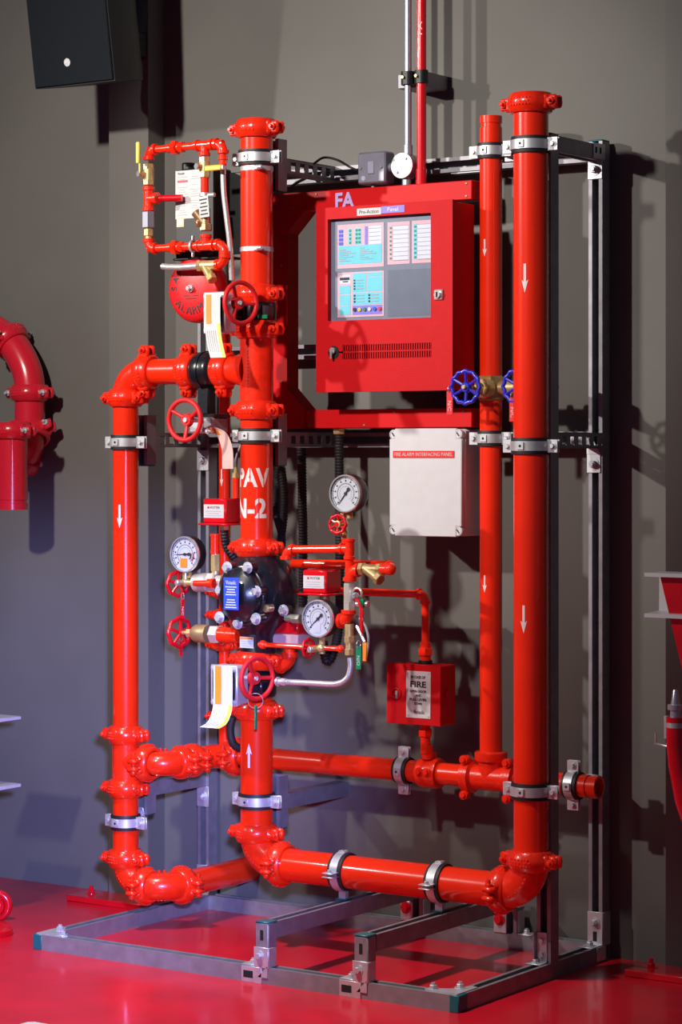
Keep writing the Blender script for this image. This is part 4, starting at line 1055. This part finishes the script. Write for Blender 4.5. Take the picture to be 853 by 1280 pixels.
for i, ch_ in enumerate('ALARM'): arc_letter(ch_, math.radians(222 + i * 19.5), .060, False, .021, .0306)
d = MB()
for i, wd_ in enumerate((.050, .040)): d.box(gc - Y * .0322 - Z * (.020 + i * .008), (wd_, .0006, .003))
part('print', d, PRINT, bl)

tp = thing('trim_loop', 'square loop of small red pipe with brass valves and yellow levers above the gong', 'pipe fitting', at(235, 340, UY))
def U(u, v, dy=0.): return at(u, v, UY + dy)
pr = .0106
tl_, tm_, tr_ = U(185.3, 186), U(256, 180.8), U(279, 181.5)
bl_, bm_, br_ = U(186.5, 309), U(257.5, 306.5), U(281, 308)
zt = (tl_.z + tm_.z + tr_.z) / 3; zb = (bl_.z + bm_.z + br_.z) / 3
xl, xm, xr = (tl_.x + bl_.x) / 2, tm_.x, tr_.x; xr2 = br_.x; xm2 = bm_.x
Q = lambda x, z, dy=0.: V((x, UY + dy, z))
zv = lambda v: at(220, v, UY).z
for z in (zt, zb):
    part('pipe', MB().cyl(Q(xl, z), Q(xr, z), pr, seg=18), RED, tp)
e = MB(); fit_elbow(e, Q(xl, zt), X, -Z, .0135, .028); part('elbow', e, CAST, tp)
e = MB(); fit_elbow(e, Q(xl, zb), X, Z, .0135, .028); part('elbow', e, CAST, tp)
e = MB(); fit_elbow(e, Q(xr, zt), -X, -Z, .0135, .028); part('elbow', e, CAST, tp)
e = MB(); fit_elbow(e, Q(xr2, zb), -X, -Z, .0135, .028); part('elbow', e, CAST, tp)
e = MB(); fit_elbow(e, Q(xr2, zb - .055), -X, Z, .0135, .028); part('elbow', e, CAST, tp)
e = MB(); fit_tee(e, Q(xm, zt), (X, -X, -Z), .0135, .030); part('tee', e, CAST, tp)
e = MB(); fit_tee(e, Q(xm2, zb), (X, -X, Z), .0135, .030); part('tee', e, CAST, tp)
ux = at(219.6, 184, UY).x
for z in (zt, zb): part('union', union(MB(), Q(ux - .026, z), Q(ux + .030, z), .0118), CAST, tp)
part('pipe', MB().cyl(Q(xr, zt - .024), Q(xr, zv(212)), .0105, seg=18).cyl(Q(xr, zv(205)), Q(xr, zv(200)), .0135, seg=18, bev=.001), RED, tp)
# left leg
def ball_valve(x, za, zb_, side, hx):
    m_ = (za + zb_) / 2
    bv = part('ball_valve', MB().hexa(Q(x, za), Q(x, za - .018), .0155).hexa(Q(x, zb_ + .018), Q(x, zb_), .0155).cyl(Q(x, za - .012), Q(x, zb_ + .012), .0150, seg=20, bev=.002).cyl(Q(x, m_), Q(x + side[0], m_, side[1]), .0080, seg=14), BRASS, tp)
    part('stem_nut', MB().hexa(Q(x + side[0], m_, side[1]), Q(x + side[0] * 1.25, m_, side[1] * 1.25), .0095), CHROME, bv)
    return bv, m_
bv, m_ = ball_valve(xl, zv(202), zv(229), (-.010, -.026), 0)
hx = at(173.5, 190, UY - .03)
part('lever', MB().box((hx.x, UY - .034, at(173.5, 191, UY - .03).z), (.013, .006, .060), b=.0025).box((hx.x + .005, UY - .032, m_ + .014), (.006, .003, .030), b=.001), YEL, bv, 'yellow lever handle')
part('tee', fit_tee(MB(), Q(xl, zv(246)), (X, Z, -Z), .0140, .034), CAST, tp)
part('pipe', MB().cyl(Q(xl, zv(246)), Q(xl + .095, zv(246), .030), .0095, seg=16), CRIM, tp)
part('hex_coupler', MB().hexa(Q(xl, zv(262)), Q(xl, zv(283)), .0180), GREYBOX, tp)
part('brass_union', MB().hexa(Q(xl, zv(284)), Q(xl, zv(293)), .0135).cyl(Q(xl, zv(283)), Q(xl, zv(298)), .0100, seg=16), BRASS, tp)
# middle leg
bv, m_ = ball_valve(xm, zv(199), zv(225), (-.006, -.024), 0)
l0 = at(267, 210, UY - .03)
part('lever', MB().box((l0.x, UY - .032, l0.z), (.056, .006, .015), b=.0025), YEL, bv, 'yellow lever handle')
part('pipe', MB().cyl(Q(xm, zv(224)), Q(xm, zv(262)), .0112, seg=18), RED, tp)
part('y_check', MB().cyl(Q(xm2 - .004, zv(262)), Q(xm2 - .002, zv(285)), .0150, seg=18, bev=.003).cyl(Q(xm2, zv(284)), Q(xm2 - .026, zv(267), -.014), .0135, seg=16, bev=.002).hexa(Q(xm2, zv(282)), Q(xm2, zv(291)), .0175).cyl(Q(xm2 - .006, zv(280)), Q(xm2 - .018, zv(283), -.022), .0095, seg=14, bev=.002), mat('raw_bronze', (.60, .38, .20), .35, .8, var=.15), tp)
part('pipe_ring', MB().torus(Q(at(241.3, 309, UY).x, zb), X, .0150, .0035, 24, 8).box(Q(at(241.3, 309, UY).x, zb + .022), (.006, .010, .016), b=.002).box(Q(at(241.3, 309, UY).x, zb - .022), (.006, .010, .016), b=.002), ZINC, tp)
part('pipe_ring', MB().cyl(Q(xm, zv(248)), Q(xm, zv(244)), .0150, seg=20).cyl(Q(xm + .012, zv(247)), Q(xm + .034, zv(247)), .006, seg=10), ZINC, tp)
# strainer and braided hose below
zs = zb - .055
part('y_strainer', MB().cyl(Q(xr2 - .024, zs), Q(xr2 - .088, zs), .0140, seg=18, bev=.002).hexa(Q(xr2 - .076, zs), Q(xr2 - .090, zs), .0165).cyl(Q(xr2 - .068, zs), Q(xr2 - .036, zs - .036, -.012), .0125, seg=16).hexa(Q(xr2 - .042, zs - .030, -.010), Q(xr2 - .030, zs - .043, -.015), .0145), BRASS, tp)
part('braided_hose', MB().tube([Q(xr2 - .088, zs), Q(xr2 - .15, zs - .001), Q(xr2 - .19, zs + .001), Q(xr2 - .215, zs + .004)], .0095, 14), BRAID, tp)
o = thing('braided_hose', 'steel braided hose dropping from the trim loop beside the riser', 'hose', at(290, 350, UY + .02))
part('hose', MB().tube(spline([Q(xr, zv(211)), at(280, 240, UY), at(284, 275, UY + .004), at(288, 310, UY + .01), at(290, 350, UY + .02)], 8), .0078, 14), BRAID, o)
part('end_fitting', MB().hexa(Q(xr, zv(208)), Q(xr, zv(216)), .0105), CHROME, o)
tg = thing('valve_tag', 'white printed tag wired to the middle leg of the trim loop', 'tag', U(255, 272, -.02), 'valve status tags')
tz = V((-.10, 0, .99)).normalized(); tx = V((.99, 0, .10)).normalized(); tcn = U(255, 258.5, -.020)
part('plate', MB().box(tcn, (.034, .0015, .058), (tx, tx.cross(tz), tz), .0004), PAPER, tg)
d = MB()
for i in range(5): d.box(tcn - Y * .0011 + tz * (.020 - i * .010), (.026 - .006 * (i % 2), .0006, .0036), (tx, tx.cross(tz), tz))
part('print', d, PRINT, tg)

# ------------------------------------------------------------------ conduits and boxes above the duct
CY = .650
k1, k2 = at(508, 100, CY), at(527, 100, CY); jb = at(503, 207, CY - .02)
cz_ = at(508, 197, CY).z
st = thing('steel_conduit', 'thin grey steel conduit running up the wall from the round junction box', 'conduit', (jb.x, CY, 2.02))
part('tube', MB().cyl((jb.x + .006, CY, jb.z), (jb.x + .006, CY, 3.4), .0100, seg=18), COND, st)
part('sleeve', MB().cyl((jb.x + .006, CY, jb.z + .030), (jb.x + .006, CY, jb.z + .058), .0130, seg=18, bev=.001).cyl((jb.x + .002, CY, 2.071), (jb.x + .002, CY, jb.z - .025), .0130, seg=18, bev=.001).cyl((jb.x - .07, CY, jb.z), (jb.x, CY, jb.z), .0125, seg=18), COND, st)
rc = thing('red_conduit', 'thin red conduit lettered FA running up the wall from the duct', 'conduit', (k2.x, CY, 2.071))
part('tube', MB().cyl((k2.x, CY, 2.071), (k2.x, CY, 3.4), .0136, seg=20).cyl((k2.x, CY, 2.071), (k2.x, CY, 2.115), .0155, seg=20, bev=.001), CRIM, rc)
text('lettering', 'FA', rc, MARK, (0, 0, 0), h=.012, w=.036, fn=lambda a, b, c: on_pipe(k2.x, CY, .0136, .25, at(527, 36, CY).z)(-b, a, c), slices=0)
rj = thing('round_junction_box', 'round grey junction box with pale lid on the steel conduit', 'junction box', jb - Z * .035)
part('case', MB().cyl(jb + Y * .040, jb + Y * .001, .0345, seg=32), COND, rj)
ld = part('lid', MB().cyl(jb + Y * .002, jb - Y * .003, .0350, seg=32, bev=.001), mat('pale_lid', (.60, .66, .66), .35, .3), rj)
for s in (-1, 1): part('screw', bolt(MB(), jb + V((.014 * s, -.003, .018 * s)), -Y, .004, .002, False), GREYBOX, ld)
sb = thing('switch_box', 'square grey metal switch box left of the round junction box', 'junction box', at(464, 229, .66))
a, b = at(446.5, 191, .622), at(481.5, 228, .622); bc = (a + b) / 2
part('case', MB().box((bc.x, .648, bc.z), (b.x - a.x, .050, a.z - b.z), b=.005), GREYBOX, sb)
part('rocker', MB().box((bc.x, .6222, bc.z), (.020, .004, .034), b=.001), mat('rocker_grey', (.34, .33, .46), .4), sb)
for s in (-1, 1): part('screw', bolt(MB(), (bc.x + s * .034, .623, bc.z), -Y, .004, .002, False), STEEL, sb)
part('sticker', MB().cyl((bc.x - .026, .6232, bc.z - .028), (bc.x - .026, .6222, bc.z - .028), .007, seg=14), mat('lilac_sticker', (.44, .42, .62), .5), sb)
part('stand', MB().cyl((bc.x - .01, .648, b.z), (bc.x - .01, .648, 2.071), .006, seg=10), STEEL, sb)
cb = thing('conduit_bracket', 'grey wall bracket with two black saddles holding the conduits', 'bracket', at(520, 108, .69))
a, b = at(497.5, 92, .675), at(534, 107, .675)
part('channel', MB().box(((a.x + b.x) / 2, (.675 + .784) / 2, (a.z + b.z) / 2 - .002), (b.x - a.x, .784 - .675, .040), b=.002), STEEL, cb)
for x in (jb.x + .006, k2.x):
    sd = part('saddle', MB().lathe([(.0145, -.018), (.0190, -.018), (.0190, .018), (.0145, .018)], (x, CY, (a.z + b.z) / 2), Z, 20, False).box((x - .014, CY + .012, (a.z + b.z) / 2), (.020, .026, .036), b=.003), DARK, cb)
    part('screw', MB().cyl((x, CY - .019, (a.z + b.z) / 2), (x, CY - .030, (a.z + b.z) / 2), .004, seg=10), BRASS, sd)

# ------------------------------------------------------------------ wall loudspeaker
sp = thing('loudspeaker', 'black wall loudspeaker with round silver emblem tilted downward', 'loudspeaker', (-.15, .45, 2.39))
tilt = math.radians(9); sx_ = X; sz_ = V((0, -math.sin(tilt), math.cos(tilt))); sn = V((0, -math.cos(tilt), -math.sin(tilt)))
b0 = at(44.5, 109.5, .38); b1 = at(144, 103, .38); bz = (b0.z + b1.z) / 2; ctr = V(((b0.x + b1.x) / 2, .38, bz)); sw = b1.x - b0.x; shh = .46
prf = [(-sw / 2, 0), (sw / 2, 0), (sw / 2, -.03), (sw / 2 - .010, -.11), (sw / 2 - .050, -.19), (-sw / 2 + .050, -.19), (-sw / 2 + .010, -.11), (-sw / 2, -.03)]
part('cabinet', MB().prism(prf, ctr, sx_, sn, -shh if sx_.cross(sn).dot(sz_) < 0 else shh), DARK, sp)
part('grille', MB().box(ctr + sz_ * (shh / 2) + sn * .003, (sw - .006, shh - .006, .006), (sx_, sz_, sn), .003), GRILLE, sp)
em = at(87.5, 83, .375); em = ctr + sx_ * (em.x - ctr.x) + sz_ * (.066) + sn * .0065
emb = part('emblem', MB().lathe([(.0115, 0), (.0115, .0012), (.0098, .0012), (.0098, .0004)], em, sn, 24), WHITE, sp)
m_ = MB()
for i in range(3):
    a = math.pi / 3 * i + math.pi / 2; m_.box(em + sn * .001, (.019, .0022, .0008), (sx_ * math.cos(a) + sz_ * math.sin(a), sz_ * math.cos(a) - sx_ * math.sin(a), sn))
m_.cyl(em, em + sn * .0016, .0036, seg=12); part('emblem_mark', m_, WHITE, emb)
wb = at(166, 55, .66)
part('wall_bracket', MB().box((wb.x - .06, .66, wb.z), (.16, .05, .03), b=.004).box((wb.x, .70, wb.z), (.034, .17, .075), b=.004).box((wb.x - .08, .60, wb.z), (.03, .14, .03), b=.003), DARK, sp)

# ------------------------------------------------------------------ neighbouring displays cut by the frame
NY = .575; NR = .052
na = thing('grooved_elbow_display', 'crimson grooved elbow pieces with zinc bolts at the left edge', 'pipe fitting', at(0, 637, NY))
p0 = at(3, 540, NY); CRN = mat('crimson_casting', (.60, .012, .030), .24, coat=.6, var=.05)
nr = .0475
ax_ = at(3, 540, NY).x + .0
fx = at(33, 600, NY).x - nr / .825 * 1.0
open_pipe(na, (fx, NY, p0.z + .01), (fx, NY, at(20, 637, NY).z), nr, CRN)
coupling(na, (fx, NY, p0.z + .004), Z, X, nr, m=CRN, nut=ZINC)
nb = thing('grooved_elbow_display', 'crimson swept elbow joining couplings behind the front piece at the left edge', 'pipe fitting', at(20, 610, .42))
ny = .705; nr2 = .0475
ex_ = at(55, 470, ny).x - nr2 / .825
zc_ = at(30, 493, ny).z
pth = [V((ex_ - .24, ny, zc_ + .235)), V((ex_ - .15, ny, zc_ + .205)), V((ex_ - .07, ny, zc_ + .155)), V((ex_ - .018, ny, zc_ + .085)), V((ex_, ny, zc_ + .02)), V((ex_, ny, zc_ - .05)), V((ex_, ny, zc_ - .12))]
part('elbow', MB().tube(spline(pth, 8), nr2, 36), CRN, nb)
coupling(nb, (ex_, ny, zc_ + .004), Z, X, nr2, m=CRN, nut=ZINC)
coupling(nb, V((ex_ - .085, ny, zc_ + .168)), V((.72, 0, -.69)), Y, nr2, m=CRN, nut=ZINC)
coupling(nb, V((ex_ + .004, ny, zc_ - .125)), V((.45, -.35, -.82)), V((.8, .2, .4)), nr2, m=CRN, nut=ZINC)
part('elbow', MB().tube(spline([V((ex_, ny, zc_ - .10)), V((ex_ - .006, ny, zc_ - .16)), V((ex_ - .045, ny, zc_ - .205)), V((ex_ - .10, ny, zc_ - .22))], 8), nr2, 30), CRN, nb)
coupling(nb, V((ex_ - .035, ny, zc_ - .20)), V((-.75, 0, -.66)), Y, nr2, m=CRN, nut=ZINC)
part('stand', MB().cyl((ex_ - .24, ny, zc_ + .235), (ex_ - .24, .784, zc_ + .235), .03, seg=16), CRN, nb)
part('stand', MB().cyl((fx - .02, NY + .03, p0.z + .02), (ex_ - .10, ny, p0.z - .03), .018, seg=14), CRN, na)
fa_ = thing('castor', 'dark red castor wheel on the floor at the left edge', 'castor', (-.42, .25, 0))
a = at(0, 1142, .25)
part('wheel', MB().torus(V((a.x - .012, .25, .042)), V((.5, -.85, 0)), .034, .012, 28, 10).cyl(V((a.x - .018, .26, .042)), V((a.x - .006, .235, .042)), .026, seg=20), CRIM, fa_)
part('axle_nut', MB().hexa(V((a.x - .004, .232, .042)), V((a.x + .002, .222, .042)), .012), CHROME, fa_)
fb = solo('flange_ring', MB().lathe([(.030, 0), (.062, 0), (.064, .004), (.064, .016), (.060, .020), (.036, .012), (.030, .008)], V((at(0, 1178, .08).x - .038, .08, 0)), Z, 32), CRIM, 'dark red ring lying on the floor at the left edge', 'flange')
for i, (v, yy) in enumerate(((900, .30), (985, .30))):
    a = at(0, v, yy)
    solo('display_shelf', MB().box((a.x - .09, yy, a.z), (.20, .16, .010), b=.001), PALE, ('upper', 'lower')[i] + ' thin pale shelf edge at the left border', 'shelf', 'pale shelf edges')

rg = thing('hose_reel_stand', 'pale steel channel with a red gusset plate at the right edge', 'stand', (1.86, .3, 0))
a, b = at(827, 714, .28), at(827, 769, .28)
xs = a.x; zt_, zb_ = a.z, b.z
part('channel', MB().prism([(0, 0), (0, zb_ - zt_), (-.088, zb_ - zt_), (-.088, zb_ - zt_ + .009), (-.012, zb_ - zt_ + .012), (-.010, -.012), (-.088, -.009), (-.088, 0)], (xs, .28, zt_), Y, Z, .40), WHITE, rg)
part('gusset', MB().prism([(.03, -.008), (.40, -.008), (.40, -.42), (.115, -.33)], (xs, .215, zt_), X, Z, -.012), CRIM, rg)
part('leg', MB().box((at(856, 1100, .20).x + .038, .20, (.58) / 2), (.042, .042, .58), b=.002), PALE, rg)
part('leg', MB().box((xs + .34, .26, zb_ / 2), (.06, .05, zb_), b=.002), PALE, rg)
nz = thing('hose_nozzle', 'chrome-tipped red hose nozzle hooked on a steel bracket at the right edge', 'nozzle', at(846, 1000, .22))
a = at(845, 862, .22); zz = lambda v: at(845, v, .22).z; nx = a.x
part('tip', MB().lathe([(.0055, 0), (.0070, -.003), (.0110, zz(880) - zz(862)), (.019, zz(881) - zz(862)), (.019, zz(887) - zz(862)), (.0125, zz(888) - zz(862)), (.0135, zz(897) - zz(862))], (nx, .22, zz(862)), Z, 24), CHROME, nz)
part('body', MB().tube([V((nx + .002, .22, zz(896))), V((nx + .002, .22, zz(930))), V((nx + .008, .22, zz(960))), V((nx + .022, .22, zz(1000))), V((nx + .05, .22, zz(1040)))], .020, 22, rs=[.024, .024, .023, .022, .020]), CRIM, nz)
part('collar', MB().cyl((nx + .002, .22, zz(903)), (nx + .002, .22, zz(909)), .0250, seg=22), ZINC, nz)
part('bracket', MB().box((nx - .028, .245, (zz(897) + zz(926)) / 2), (.030, .004, zz(897) - zz(926)), b=.001).tube([V((nx - .052, .22, zz(918))), V((nx - .052, .22, zz(931))), V((nx - .02, .22, zz(934))), V((nx - .016, .22, zz(928)))], .003, 8).box((nx + .08, .245, (zz(897) + zz(926)) / 2), (.20, .004, zz(897) - zz(926)), b=.001), ZINC, nz)
solo('floor_marking', MB().prism([(-.034, -.040), (.034, -.040), (.034, .020), (.022, .032), (-.022, .032), (-.034, .020)], V((.592, -.672, 0)), X, Y, .0012), PAPER, 'white painted floor marking at the lower left border', 'marking')
